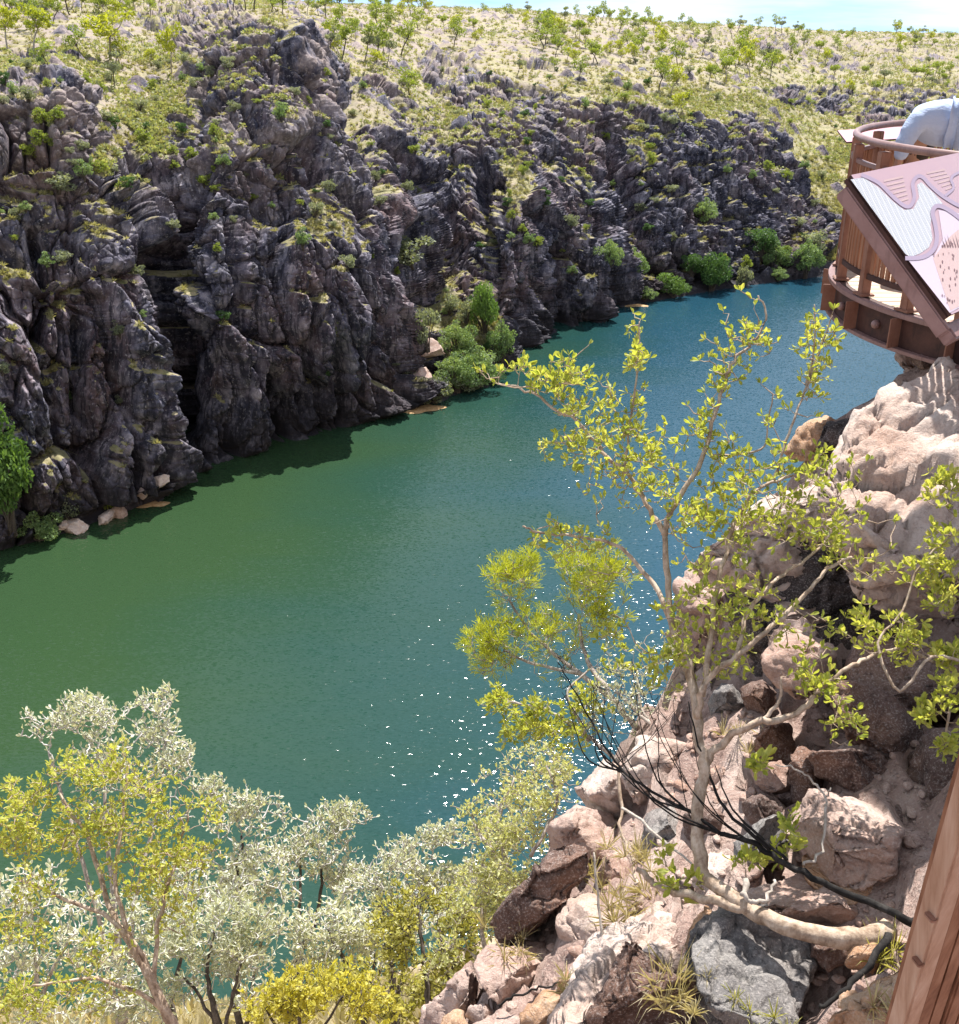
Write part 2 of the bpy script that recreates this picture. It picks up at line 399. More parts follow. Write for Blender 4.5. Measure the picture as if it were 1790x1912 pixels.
# ================================================================== FOLIAGE KIT
def leaf_mat(name, c1, c2, trans=.45, rough=.6, c3=None):
    M = NT(name, rough, .3)
    v = M.attr('tint'); oi = M.n('ObjectInfo')
    f = M.math('ADD', M.math('MULTIPLY', v, .75), M.math('MULTIPLY', oi.outputs['Random'], .25))
    stops = [(.1, c1), (.8, c2)] if c3 is None else [(.05, c1), (.5, c2), (.92, c3)]
    c = M.ramp(f, stops); M.col(c)
    t = M.n('BsdfTranslucent'); M.put(t.inputs[0], M.mix(1.0, c, (1.25, 1.2, .55), 'MULTIPLY'))
    ms = M.n('MixShader'); ms.inputs[0].default_value = trans
    M.put(ms.inputs[1], M.b.outputs[0]); M.put(ms.inputs[2], t.outputs[0]); M.put(M.out.inputs[0], ms.outputs[0])
    return M.m
def bark_mat(name, c1, c2, c3, sc=1.0, rough=.85):
    M = NT(name, rough, .2)
    n = M.noise(M.pos((3*sc, 3*sc, 1.2*sc)), 6, 6, .7); n2 = M.noise(M.pos(), 30*sc, 4, .6)
    M.col(M.mix(M.ramp(n2, [(.5, 0.), (.7, .6)]), M.ramp(n, [(.32, c1), (.5, c2), (.68, c3)]), c1))
    M.bump(M.math('ADD', n, M.math('MULTIPLY', n2, .4)), .6, .012)
    return M.m
BARK_DARK = bark_mat('bark_dark', (.035, .028, .025), (.09, .075, .065), (.16, .13, .11))
BARK_PALE = bark_mat('bark_pale', (.16, .13, .11), (.36, .31, .27), (.50, .45, .40))
BARK_TAN = bark_mat('bark_tan', (.18, .12, .08), (.42, .32, .24), (.56, .47, .38))
BARK_BURNT = bark_mat('bark_burnt', (.008, .007, .007), (.016, .014, .013), (.05, .045, .042))
L_SAV = leaf_mat('savanna_leaves', (.13, .19, .035), (.32, .38, .09), .5)
L_YEL = leaf_mat('lime_leaves', (.20, .25, .02), (.42, .44, .07), .5)
L_GREY = leaf_mat('grey_green_leaves', (.12, .15, .09), (.32, .35, .25), .4)
L_SCRUB = leaf_mat('scrub_leaves', (.12, .135, .085), (.26, .29, .13), .42, .6, (.38, .39, .20))
L_GREEN = leaf_mat('fresh_green_leaves', (.05, .11, .025), (.15, .25, .07), .4)
L_DARK = leaf_mat('deep_green_leaves', (.03, .08, .02), (.10, .19, .06), .35)
L_SHORE = leaf_mat('pale_green_leaves', (.10, .18, .07), (.27, .36, .16), .4)
M_STRAW = leaf_mat('dry_grass_blades', (.20, .20, .09), (.44, .41, .22), .35)
rng = np.random.default_rng(11)

def leaf_cloud(cent, rad, n, size, aspect=2.2, shell=.5, rg=None, droop=0.0, flat=1.0):
    """n little leaf faces (diamonds, 4 verts) scattered through ellipsoidal clumps; returns V,F,tint"""
    rg = rg or rng
    cent = np.atleast_2d(cent); rad = np.atleast_2d(rad); k = len(cent)
    wgt = np.prod(rad, 1)**.7; wgt = wgt/wgt.sum(); c = rg.choice(k, n, p=wgt)
    d = rg.normal(size=(n, 3)); d /= np.linalg.norm(d, axis=1)[:, None]
    r = rg.random(n)**(1/3.)*(1-shell)+shell*rg.random(n)**.2
    p = cent[c] + d*rad[c]*r[:, None]
    a = rg.normal(size=(n, 3)) + d*.8; a[:, 2] -= droop; a /= np.linalg.norm(a, axis=1)[:, None]
    b = np.cross(a, rg.normal(size=(n, 3))); b /= np.linalg.norm(b, axis=1)[:, None]
    s = size*(.6+.8*rg.random(n))[:, None]
    l = a*s*.5*aspect**.5; w_ = b*s*.5/aspect**.5
    V = np.stack([p-l, p+w_, p+l, p-w_], 1).reshape(-1, 3)
    F = np.arange(n*4).reshape(n, 4)
    ctint = rg.random(k); tint = np.repeat(np.clip(ctint[c]*.5+rg.random(n)*.5, 0, 1), 4)
    return V, F, tint
class Tube:
    def __init__(s): s.V = []; s.F = []; s.n = 0
    def add(s, pts, r0, r1=None, k=6, wob=0.0, cap=True):
        pts = [np.array(p, float) for p in pts]; n = len(pts)
        if r1 is None: r1 = r0
        rs = r0 if hasattr(r0, '__len__') else [r0+(r1-r0)*i/(n-1) for i in range(n)]
        up = np.array([.31, .2, .93]); base = s.n
        for i, p in enumerate(pts):
            d = pts[min(i+1, n-1)]-pts[max(i-1, 0)]; d /= np.linalg.norm(d)+1e-9
            a = np.cross(d, up); la = np.linalg.norm(a)
            if la < .05: a = np.cross(d, [1, 0, 0]); la = np.linalg.norm(a)
            a /= la; b = np.cross(d, a)
            for q in range(k):
                t = 2*math.pi*q/k; rr = rs[i]*(1+wob*math.sin(7.3*i+2.9*q+base))
                s.V.append(p+(a*math.cos(t)+b*math.sin(t))*rr)
        for i in range(n-1):
            for q in range(k):
                s.F.append((base+i*k+q, base+i*k+(q+1) % k, base+(i+1)*k+(q+1) % k, base+(i+1)*k+q))
        s.n += n*k
        if cap:
            for e, o_ in ((0, base), (n-1, base+(n-1)*k)):
                s.V.append(pts[e]); c = s.n; s.n += 1
                for q in range(k):
                    f = (o_+q, o_+(q+1) % k, c, c); s.F.append(f if e else (f[1], f[0], c, c))
    def arr(s):
        return np.array(s.V), [tuple(dict.fromkeys(f)) for f in s.F]
    def mesh(s, name, mat, smooth=True):
        V, F = s.arr(); return mesh_np(name, V, F, mat, smooth)
def spline(pts, n=4, jit=0.0, rg=None):
    """Catmull-Rom through points"""
    pts = [np.array(p, float) for p in pts]; out_ = []
    for i in range(len(pts)-1):
        p0, p1, p2, p3 = pts[max(i-1, 0)], pts[i], pts[i+1], pts[min(i+2, len(pts)-1)]
        for j in range(n):
            t = j/n
            q = .5*((2*p1)+(-p0+p2)*t+(2*p0-5*p1+4*p2-p3)*t*t+(-p0+3*p1-3*p2+p3)*t**3)
            if jit and (i or j): q = q+(rg or rng).normal(size=3)*jit
            out_.append(q)
    out_.append(pts[-1]); return out_

# ---- pick a visible spot of the far bank by picture position
_k = 3
_bx = (FPIX[..., 0]/_k).astype(int).ravel(); 
_pp = proj(FV.reshape(-1, 3)); _bx = (_pp[0]/_k).astype(int); _by = (_pp[1]/_k).astype(int)
_ok = (_bx >= 0) & (_bx < 600) & (_by >= 0) & (_by < 360)
_ids = np.nonzero(_ok)[0]; _ids = _ids[np.argsort(-_pp[2][_ids])]
_buf = np.full((600, 360), -1, int); _buf[_bx[_ids], _by[_ids]] = _ids
FVf = FV.reshape(-1, 3); FNf = FN.reshape(-1, 3)
def far_at(px, py):
    i = _buf[min(max(int(px/_k), 0), 599), min(max(int(py/_k), 0), 359)]
    return i if i >= 0 else None

def make_tree_mesh(seed, h, w_, trunk_h, n_leaf, leaf, mat_l, mat_b, clumps=7, lean=.1, flat=.55):
    """returns trunk mesh, crown mesh: forked thin trunk, airy crown of leaf clumps"""
    rg = np.random.default_rng(seed); T = Tube()
    top = np.array([rg.normal()*lean*h, rg.normal()*lean*h, trunk_h])
    mid = top*.5+np.array([rg.normal()*.03*h, rg.normal()*.03*h, 0])
    r = h*.018+.02
    T.add(spline([(0, 0, -.4), mid, top], 3), r, r*.7, 5)
    cs, rs = [], []
    for i in range(clumps):
        a = 2*math.pi*(i/clumps)+rg.normal()*.5; q = w_*.5*(.15+.6*rg.random()); z = trunk_h+(h-trunk_h)*(.1+.75*rg.random())
        c = top*np.array([1, 1, 0])+np.array([math.cos(a)*q, math.sin(a)*q, z]); cs.append(c)
        s = w_*(.13+.13*rg.random()); rs.append((s, s, s*flat*1.2))
        m = (top+c)/2+rg.normal(size=3)*.05*h; T.add(spline([top, m, c], 2), r*.5, r*.15, 4)
    V, F, tint = leaf_cloud(cs, rs, n_leaf, leaf, 2.4, .3, rg)
    return T.mesh('trunk', mat_b), mesh_np('crown', V, F, mat_l, False, {'tint': tint})
def join_mesh(name, a, b):
    bm = bmesh.new(); bm.from_mesh(a); nb = len(bm.faces); bm.from_mesh(b); bm.faces.ensure_lookup_table()
    for f in bm.faces[nb:]: f.material_index = 1
    me = bpy.data.meshes.new(name); bm.to_mesh(me); bm.free(); me.materials.append(a.materials[0]); me.materials.append(b.materials[0]); me.update(); return me
def blob_bush_mesh(seed, h, w_, n_leaf, leaf, mat, clumps=9, stem=BARK_DARK):
    rg = np.random.default_rng(seed); cs, rs = [], []; T = Tube()
    for i in range(clumps):
        a = rg.random()*6.28; q = w_*.5*rg.random()**.6*.75; z = h*(.2+.62*rg.random()*(1-.5*(q/(w_*.5))))
        c = np.array([math.cos(a)*q, math.sin(a)*q, z])*rg.uniform(.8, 1.18); cs.append(c); s = min(w_, h)*(.08+.17*rg.random()**1.5); rs.append((s*1.15, s, s*.75))
        T.add(spline([(rg.normal()*.08, rg.normal()*.08, -.3), c*np.array([.4, .4, .5]), c], 2), .02*h+.01, .008*h, 4)
    V, F, tint = leaf_cloud(cs, rs, n_leaf, leaf, 1.9, .55, rg)
    return T.mesh('stems', stem), mesh_np('foliage', V, F, mat, False, {'tint': tint})
def put_plant(kind, meshes, loc, s, label, cat, group=None, parts=True, rz=None, joined=None):
    rz = rng.random()*6.28 if rz is None else rz
    if parts:
        e = bpy.data.objects.new(kind, None); COL.objects.link(e); e.empty_display_size = .3
        names = ('trunk', 'crown') if cat == 'tree' else ('stems', 'foliage')
        for nm, me in zip(names, meshes): link(nm, me, e)
    else:
        e = link(kind, joined)
    e.location = loc; e.scale = (s if hasattr(s, '__len__') else (s, s, s)); e.rotation_euler = (0, 0, rz)
    tag(e, label, cat, group); return e

# ---------------------------------------------------------------- savanna trees on the plateau
SAV = [make_tree_mesh(100+i, 6, 4.6, 2.2+.22*i, 620, .30, (L_SAV, L_YEL, L_SAV, L_GREY, L_SAV)[i], (BARK_DARK, BARK_PALE, BARK_DARK, BARK_DARK, BARK_PALE)[i], 8) for i in range(5)]
SAVJ = [join_mesh('savanna_tree', a, b) for a, b in SAV]
def skyline(px): return np.interp(px, [c[0] for c in COLS], [c[2][-1][0] for c in COLS])
BIG_TREES = [  # px, base row, top row, width px, variant, label
 (205,108,14,105,1,'broad lime-yellow tree on the plateau left of the crag, widest crown up there'),
 (62,92,8,70,1,'lime tree with a leaning trunk near the top left corner, second from the frame edge'),
 (12,90,2,64,1,'lime tree cut by the left frame edge on the plateau'),
 (152,108,52,46,0,'small bare-stemmed tree with a bent dark trunk just below the broad lime tree'),
 (318,138,42,52,1,'bright lime tree rooted in the dark rocks of the crag, tallest on it'),
 (372,128,78,56,1,'low bright lime tree on the crag rocks, right of the taller one'),
 (292,122,88,36,1,'small bright lime sapling at the left foot of the lime tree on the crag'),
 (612,104,52,34,3,'thin dark-stemmed tree on the grass just right of the crag top'),
 (722,118,62,26,3,'slim dark tree standing alone between the crag and the dark scree'),
 (805,92,44,26,0,'forked slim tree right above the dark scree outcrop'),
 (215,165,98,44,3,'leafless-looking grey tree on the grass below the broad lime tree'),
 (1140,168,138,26,3,'grey tree standing alone on the pale grass above the middle cliff'),
]
for px, pb, pt, wpx, v, lab in BIG_TREES:
    i = far_at(px, pb)
    if i is None: continue
    loc = FVf[i]; d = float(_pp[2][i]); hh = (pb-pt)*d/FPX; ww = wpx*d/FPX
    put_plant('savanna_tree', SAV[v], loc, (ww/4.6, ww/4.6, hh/6), lab, 'tree', 'savanna trees on the plateau')
n_sav = 0; tries = 0; taken = []
while n_sav < 276 and tries < 6000:
    tries += 1
    px = rng.uniform(0, 1790); sk = skyline(px)
    py = sk + 4 + abs(rng.normal())*55*(1.1 if px > 500 else .9)
    if py > 235 or py < 3: continue
    if 250 < px < 600 and 30 < py < 330: continue
    if 590 < px < 1000 and py > 150 and rng.random() < .7: continue
    i = far_at(px, py)
    if i is None or FG.ravel()[i] < .35: continue
    if fbm(np.array([[px/95, py/38, 3.3]]), 3, 7)[0] < rng.uniform(-.30, .12): continue
    if any((px-a)**2+((py-b)*2)**2 < 10**2 for a, b in taken): continue
    taken.append((px, py)); d = float(_pp[2][i]); s = rng.uniform(.55, 1.0)+rng.random()**3*.8
    near_sky = py-sk < 26
    zone = ('along the skyline' if near_sky else 'on the upper slope' if py-sk < 70 else 'on the lower slope')
    side = ('above the left cliffs' if px < 560 else 'above the grassy gully and middle cliff' if px < 1080 else 'above the far cliff' if px < 1480 else 'on the far right hill behind the lookout')
    v = int(rng.choice([0, 1, 2, 3, 4], p=[.3, .22, .2, .16, .12])); kindw = ('yellow-green', 'lime-yellow', 'yellow-green', 'grey-green', 'yellow-green')[v]
    put_plant('savanna_tree', None, FVf[i], (s*rng.uniform(.9, 1.25), s*rng.uniform(.9, 1.25), s*rng.uniform(.85, 1.2)), f'small {kindw} savanna tree {zone} {side}', 'tree', 'savanna trees on the plateau', False, None, SAVJ[v])
    n_sav += 1
# ---------------------------------------------------------------- named trees and bushes along the far shore
BUSH = {k: [blob_bush_mesh(200+j*7+q, 3, 3, 1500 if k in 'GDB' else 1100, .17, m, 15) for q in range(2)] for j, (k, m) in enumerate(
    {'G': L_GREEN, 'D': L_DARK, 'S': L_SHORE, 'Y': L_GREY, 'L': L_SAV, 'B': L_GREEN}.items())}
BIGB = {k: blob_bush_mesh(500+j, 3, 3, 4200, .11, m, 26) for j, (k, m) in enumerate({'G': L_GREEN, 'D': L_DARK, 'S': L_SHORE, 'B': L_GREEN}.items())}
BUSHJ = {k: [join_mesh('shrub', a, b) for a, b in v] for k, v in BUSH.items()}
SHORE = [  # px centre, base row, top row, width px, kind, label
 (20,975,742,125,'B','big bright green tree cut by the left frame edge at the cliff foot'),
 (74,1008,945,72,'S','round pale green bush on the shore below the big tree'),
 (133,972,902,52,'Y','silvery grey dead-looking shrub beside the pale bush on the left shore'),
 (201,950,928,26,'L','tiny green shrub on the shore rocks near the sand spit'),
 (905,618,500,62,'G','dense rich green tree standing highest in the gully between the two cliffs'),
 (872,606,545,44,'Y','grey-green bushy tree touching the left side of the dense green tree'),
 (838,585,535,36,'Y','small greyish shrub on the gully slope left of the dense tree'),
 (795,650,562,54,'Y','pale feathery shrub beside the right edge of the left buttress'),
 (852,668,592,66,'S','pale green tree in the gully below the grey-green one'),
 (850,730,650,74,'S','pale green leafy tree in the middle of the shore thicket'),
 (895,722,640,82,'S','widest pale green tree of the shore thicket'),
 (935,692,606,56,'S','pale green tree at the right end of the shore thicket against the dark rock'),
 (815,752,684,66,'Y','sage green round bush standing over the orange sand spit'),
 (872,748,708,66,'Y','low sage bush at the water edge right of the sand spit'),
 (925,738,700,50,'D','low dark bush at the water edge below the pale trees'),
 (1135,506,446,52,'S','sage bush on the ledge above the dark promontory'),
 (1178,524,458,56,'S','light green bush in shade right of the dark promontory'),
 (1258,554,500,54,'G','round fresh green bush at the water edge with a flat base'),
 (1205,560,532,40,'S','small pale bush on the pink beach left of the round green bush'),
 (1172,548,516,40,'S','low pale shrub above the pink beach'),
 (1328,546,462,62,'D','tall dark green pointed bush overhanging the far water edge'),
 (1290,515,466,42,'D','dark green bush on the bank between the two water edge bushes'),
 (1390,532,484,30,'Y','narrow grey-green bush on the far beach'),
 (1452,524,496,36,'S','small flat green bush low on the far bank'),
 (1315,418,366,52,'S','light green shrub alone high on the shaded far cliff'),
 (1420,482,420,66,'D','dark leafy bush on the far bank above the grey-green one'),
 (1448,505,450,50,'S','pale leafy bush leaning over the far bank'),
 (1505,512,444,56,'S','pale green bush near the end of the far cliff'),
 (1522,470,420,50,'Y','grey bush at the foot of the slope left of the lookout'),
 (770,492,428,96,'Y','wide grey spreading shrub at the top of the left buttress'),
 (110,370,326,58,'Y','grey-blue shrub on the grass ledge of the left cliff'),
]
for n_, (px, pb, pt, wpx, k, lab) in enumerate(SHORE):
    i = far_at(px, pb)
    j = 0
    while i is None or FVf[i][2] < -.2:
        j += 4; i = far_at(px, pb-j)
        if j > 60: break
    loc = FVf[i]; d = float(_pp[2][i]); hh = (pb-pt)*d/FPX; ww = wpx*d/FPX
    tree = 'tree' in lab
    e = put_plant('riverside_tree' if tree else 'shrub', (BIGB[k] if k in BIGB and ww > 4.5 else BUSH[k][n_ % 2]), Vector(loc)+Vector((0, 0, -.1)), (ww/2.7, ww/2.7, hh/2.8), lab, 'tree' if tree else 'shrub', 'plants along the far shore')
# ---------------------------------------------------------------- scattered shrubs on the cliffs
n_b = 0; tries = 0; taken = []
while n_b < 250 and tries < 9000:
    tries += 1
    px = rng.uniform(0, 1620); py = rng.uniform(110, 800)
    i = far_at(px, py)
    if i is None or FVf[i][2] < 3: continue
    nz_ = FNf[i][2]
    if nz_ < .5 and rng.random() < .72: continue
    if py > 480 and rng.random() < .75: continue
    if any((px-a)**2+(py-b)**2 < 17**2 for a, b in taken): continue
    taken.append((px, py)); s = rng.uniform(.35, 1.05)*(1.2 if px > 1000 else 1)
    k = str(rng.choice(list('YYYSLLD'))); kw = {'Y': 'grey-green', 'S': 'pale green', 'L': 'yellow-green', 'D': 'dark green'}[k]
    side = ('on the leftmost cliff' if px < 330 else 'on the crag and buttress right of the black cleft' if px < 640 else 'around the gully between the cliffs' if px < 950 else 'on the middle cliff' if px < 1150 else 'on the far cliff')
    lv = 'high up' if py < 260 else 'halfway up' if py < 430 else 'low down'
    put_plant('shrub', None, Vector(FVf[i])-Vector((0, 0, .1)), (s, s, s*rng.uniform(.7, 1.1)), f'small {kw} shrub {lv} {side}', 'shrub', 'shrubs scattered over the far cliffs', False, None, BUSHJ[k][n_b % 2])
    n_b += 1
# ---------------------------------------------------------------- scrub and grass tussocks: too many to count
def tussocks(pos, size, blades, rg, spread=.9, h=.8):
    n = len(pos); m = n*blades
    c = np.repeat(pos, blades, 0); s = np.repeat(size, blades)[:, None]
    a = rg.random(m)*6.283; el = rg.random(m)**.7*spread
    d = np.stack([np.cos(a)*np.sin(el*1.5), np.sin(a)*np.sin(el*1.5), np.cos(el*1.5)*h+.15], 1)
    side = np.stack([-np.sin(a), np.cos(a), np.zeros(m)], 1)
    root = c+np.stack([np.cos(a), np.sin(a), np.zeros(m)], 1)*s*.12*rg.random(m)[:, None]
    wv = side*s*.085
    mid = root+d*s*.6; tip = root+d*s*1.05; tip[:, 2] -= (s[:, 0]*.22*el)
    V = np.stack([root-wv, root+wv, mid+wv*.8, tip, mid-wv*.8], 1).reshape(-1, 3)
    F = np.arange(m*5).reshape(m, 5)
    tint = np.repeat(np.repeat(rg.random(n), blades)*.6+rg.random(m)*.4, 5)
    return V, F, tint
flat = np.nonzero((FG.ravel() > .45) & (FVf[:, 2] > 2.5) & (_pp[2] < 900) & (_pp[0] > -150) & (_pp[0] < 1950))[0]
sel = rng.choice(flat, 17000, replace=False)
V, F, tint = tussocks(FVf[sel], rng.uniform(.35, .95, len(sel))*np.clip(_pp[2][sel]/240, .9, 1.9), 13, rng)
o = link('dry_grass', mesh_np('dry_grass', V, F, M_STRAW, False, {'tint': tint}))
tag(o, 'dry golden grass tussocks covering the slopes and ledges of the far bank', 'grass', kind='stuff')
# low scrub
sel = rng.choice(flat, 60000, replace=False)
sel = sel[(_pp[1][sel] < 340)]
cl = fbm(FVf[sel]*.045, 3, 91)+.35*fbm(FVf[sel]*.2, 2, 92); sel = sel[(cl > -.02) & (rng.random(len(sel)) < .62)][:17000]
dd = rng.uniform(.35, 1.0, (len(sel), 1))*np.clip(_pp[2][sel]/330, .8, 2.2)[:, None]
V, F, tint = leaf_cloud(FVf[sel]+np.array([0, 0, .3])*dd, dd*np.array([[1, 1, .65]]), len(sel)*13, .45, 1.8, .4)
o = link('scrub', mesh_np('scrub', V, F, L_SCRUB, False, {'tint': tint}))
tag(o, 'low yellow-green scrub dotted over the far slopes among the grass', 'scrub', kind='stuff')
# ================================================================== NEAR BANK
def Pn(px, py, d): v = P(px, py, d); return (v.x, v.y, v.z)
NBW = [(-14,-8,57),(0,-8,58),(12,-8,58.5),(0,0,57.4),(5,2,58),(8,8,57.6),(14,16,56),(-.3,4.1,54.4),(0,4.4,54.5),(.75,5.9,54.5),(1.5,6.8,54.9),(2.6,8.2,55.4),(3.6,9,56),
 (1.7,4.2,55.9),(1.2,2.6,56.0),(2.9,5.6,55.6),(.3,3,54.9),(4.5,7,56.8),(3.2,4,57),(2.2,2.2,57.2),(-1.6,4.6,52.3),(-.7,6.6,50.6),(1,9,50.6),(3,11,51),(6,14,51.5),(-3,3.6,52.6),(-4,8,48.5),(-7,4,52),
 (-12,8,48),(-30,6,50),(-60,8,50),(-9.5,18.6,37.4),(-3.3,15.7,40.6),(-.4,13.5,43.6),(3,17,42),(8,22,40),(20,30,38),(40,40,38),(-25,22,34),(-60,25,32),
 (-8,25,30.5),(0,25,31),(10,32,28),(-30,32,22),(-8,40,12.5),(4,42,13),(-30,42,9),(-60,42,9),(20,52,14),(60,70,16),(110,110,22),(200,190,26),
 (-60,50,0),(-30,50,-.3),(-12,53,-.3),(0,58,-.3),(12,64,-.3),(30,76,-.3),(70,100,-.3),(130,160,-.3),(220,260,-.3),
 (-60,58,-6),(-30,58,-6),(-12,61,-6),(0,66,-6),(12,72,-6),(30,84,-6),(70,112,-6),(130,180,-6)]
def zf0(xy, A, w_, n, ph): return ph(xy, A) @ w_[:n] + w_[n] + xy @ w_[n+1:]
def build_near():
    A = np.array(NBW, float); n = len(A)
    ph = lambda a, b: np.sqrt(((a[:, None, :2]-b[None, :, :2])**2).sum(-1)+.25)
    K = np.zeros((n+3, n+3)); K[:n, :n] = ph(A, A); K[:n, n] = K[n, :n] = 1; K[:n, n+1:] = A[:, :2]; K[n+1:, :n] = A[:, :2].T
    w_ = np.linalg.solve(K, np.r_[A[:, 2], 0, 0, 0])
    LG = np.array(LEDGE, float); res = []
    res = np.clip(LG[:, 2]-zf0(LG[:, :2], A, w_, n, ph), -.8, 1.6)
    def zf(xy):
        z = ph(xy, A) @ w_[:n] + w_[n] + xy @ w_[n+1:]
        if len(res):
            r2 = ((xy[:, None, :]-LG[None, :, :2])**2).sum(-1); g = np.exp(-r2/.55**2); z = z + (g @ res)/(g.sum(1)+.25)
        return z
    global near_z
    def sheet(x0, x1, y0, y1, nx, ny):
        u = np.linspace(0, 1, nx); v = np.linspace(0, 1, ny)
        X, Y = np.meshgrid(x0+(x1-x0)*u, y0+(y1-y0)*v); xy = np.stack([X.ravel(), Y.ravel()], 1)
        z = np.concatenate([zf(xy[i:i+20000]) for i in range(0, len(xy), 20000)])
        p3 = np.column_stack([xy, z])
        z = z + fbm(p3*.55, 4, 8)*.35*(1+np.clip((12-z)/-40, 0, 0)) + fbm(p3*3.1, 3, 6)*.07
        idx = (np.arange(ny-1)[:, None]*nx+np.arange(nx-1)[None, :]).ravel()
        return np.column_stack([xy, z]), np.stack([idx, idx+1, idx+nx+1, idx+nx], 1)
    # warped grid: fine near the camera
    nx, ny = 520, 460
    u = np.linspace(-1, 1, nx); v = np.linspace(0, 1, ny)
    xs = np.sign(u)*(np.abs(u)**2.6*150+np.abs(u)*9); ys = -8+v**2.2*190+v*14
    X, Y = np.meshgrid(xs, ys); xy = np.stack([X.ravel(), Y.ravel()], 1)
    z = np.concatenate([zf(xy[i:i+20000]) for i in range(0, len(xy), 20000)])
    p3 = np.column_stack([xy, z]); rk = sm(52.2, 53.4, z+fbm(p3*1.1, 3, 2)*1.2)*sm(16, 12, xy[:, 1])
    z = z + fbm(p3*.55, 4, 8)*.35*(1-rk*.75) + fbm(p3*3.1, 3, 6)*.07
    near = np.nonzero(rk > .02)[0]; q = p3[near]+fbm(p3[near]*1.3, 3, 71)[:, None]*.35
    f1, f2, c1 = voronoi(q*np.array([1.9, 2.1, 1.6]), 15); g1, g2, c2 = voronoi(q*np.array([5.5, 5.0, 4.5]), 16)
    z[near] += rk[near]*((c1-.5)*.34-.14*np.exp(-((f2-f1)/.07)**2)+(c2-.5)*.10-.05*np.exp(-((g2-g1)/.09)**2)+.10)
    idx = (np.arange(ny-1)[:, None]*nx+np.arange(nx-1)[None, :]).ravel()
    near_z = lambda x, y: float(zf(np.array([[x, y]]))[0])
    return np.column_stack([xy, z]), np.stack([idx, idx+1, idx+nx+1, idx+nx], 1), rk
# ------------------------------------------------------------------ boulders
def rockm(name, c1, c2, c3, spot, rust=.35, sc=1.0, dark=.5):
    M = NT(name, .9, .2); p = M.pos(); oi = M.n('ObjectInfo')
    med = M.noise(p, 2.6*sc, 7, .68, .4); f = M.noise(p, 16*sc, 7, .72); g = M.noise(p, 85, 4, .7); b = M.noise(p, .9, 4, .6)
    c = M.ramp(med, [(.30, c1), (.48, c2), (.68, c3)])
    c = M.mix(M.math('MULTIPLY', M.ramp(b, [(.5, 0.), (.68, 1.)]), rust), c, (.40, .19, .10))
    c = M.mix(M.math('MULTIPLY', M.ramp(f, [(.54, 0.), (.64, 1.)]), dark), c, spot)
    c = M.mix(M.math('MULTIPLY', M.ramp(g, [(.52, 0.), (.66, 1.)]), .45), c, (.62, .56, .52))
    c = M.mix(M.math('MULTIPLY', M.ramp(g, [(.34, 1.), (.46, 0.)]), .35), c, spot)
    # bedding: thin strata following the rock, wavy
    wv = M.n('TexWave', wave_type='BANDS', bands_direction='Z'); M.put(wv.inputs['Vector'], M.co((1, .6, 1), 'Object', (.35, .25, 0)))
    wv.inputs['Scale'].default_value = 2.2; wv.inputs['Distortion'].default_value = 5; wv.inputs['Detail'].default_value = 4
    M.col(M.mix(M.math('MULTIPLY', wv.outputs['Fac'], .16), c, c1))
    h = M.math('ADD', M.math('MULTIPLY', f, 1.0), M.math('ADD', M.math('MULTIPLY', g, .3), M.math('MULTIPLY', wv.outputs['Fac'], .35)))
    M.bump(h, 1.0, .028); return M.m
RM = {
 'pale': rockm('pale_pink_sandstone', (.42, .30, .25), (.58, .46, .40), (.70, .61, .55), (.22, .15, .13)),
 'pink': rockm('pink_sandstone', (.31, .20, .165), (.47, .34, .29), (.60, .48, .42), (.15, .10, .09)),
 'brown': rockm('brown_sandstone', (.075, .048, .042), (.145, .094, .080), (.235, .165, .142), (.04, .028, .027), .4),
 'dark': rockm('dark_sandstone', (.035, .028, .028), (.085, .066, .062), (.15, .115, .105), (.02, .018, .018), .25),
 'grey': rockm('grey_weathered_rock', (.12, .112, .11), (.22, .205, .20), (.36, .34, .32), (.045, .042, .042), .10, 1.3, .8),
 'orange': rockm('orange_sandstone', (.36, .19, .105), (.50, .31, .19), (.56, .41, .29), (.26, .14, .08), .5),
}
def ico(sub):
    bm = bmesh.new(); bmesh.ops.create_icosphere(bm, subdivisions=sub, radius=1.0)
    V = np.array([v.co[:] for v in bm.verts]); F = np.array([[v.index for v in f.verts] for f in bm.faces]); bm.free(); return V, F
ICO = {k: ico(k) for k in (3, 4, 5, 6)}
def vnormals(V, F):
    n = np.zeros_like(V); fn = np.cross(V[F[:, 1]]-V[F[:, 0]], V[F[:, 2]]-V[F[:, 0]])
    for k in range(3): np.add.at(n, F[:, k], fn)
    return n/(np.linalg.norm(n, axis=1, keepdims=True)+1e-12)
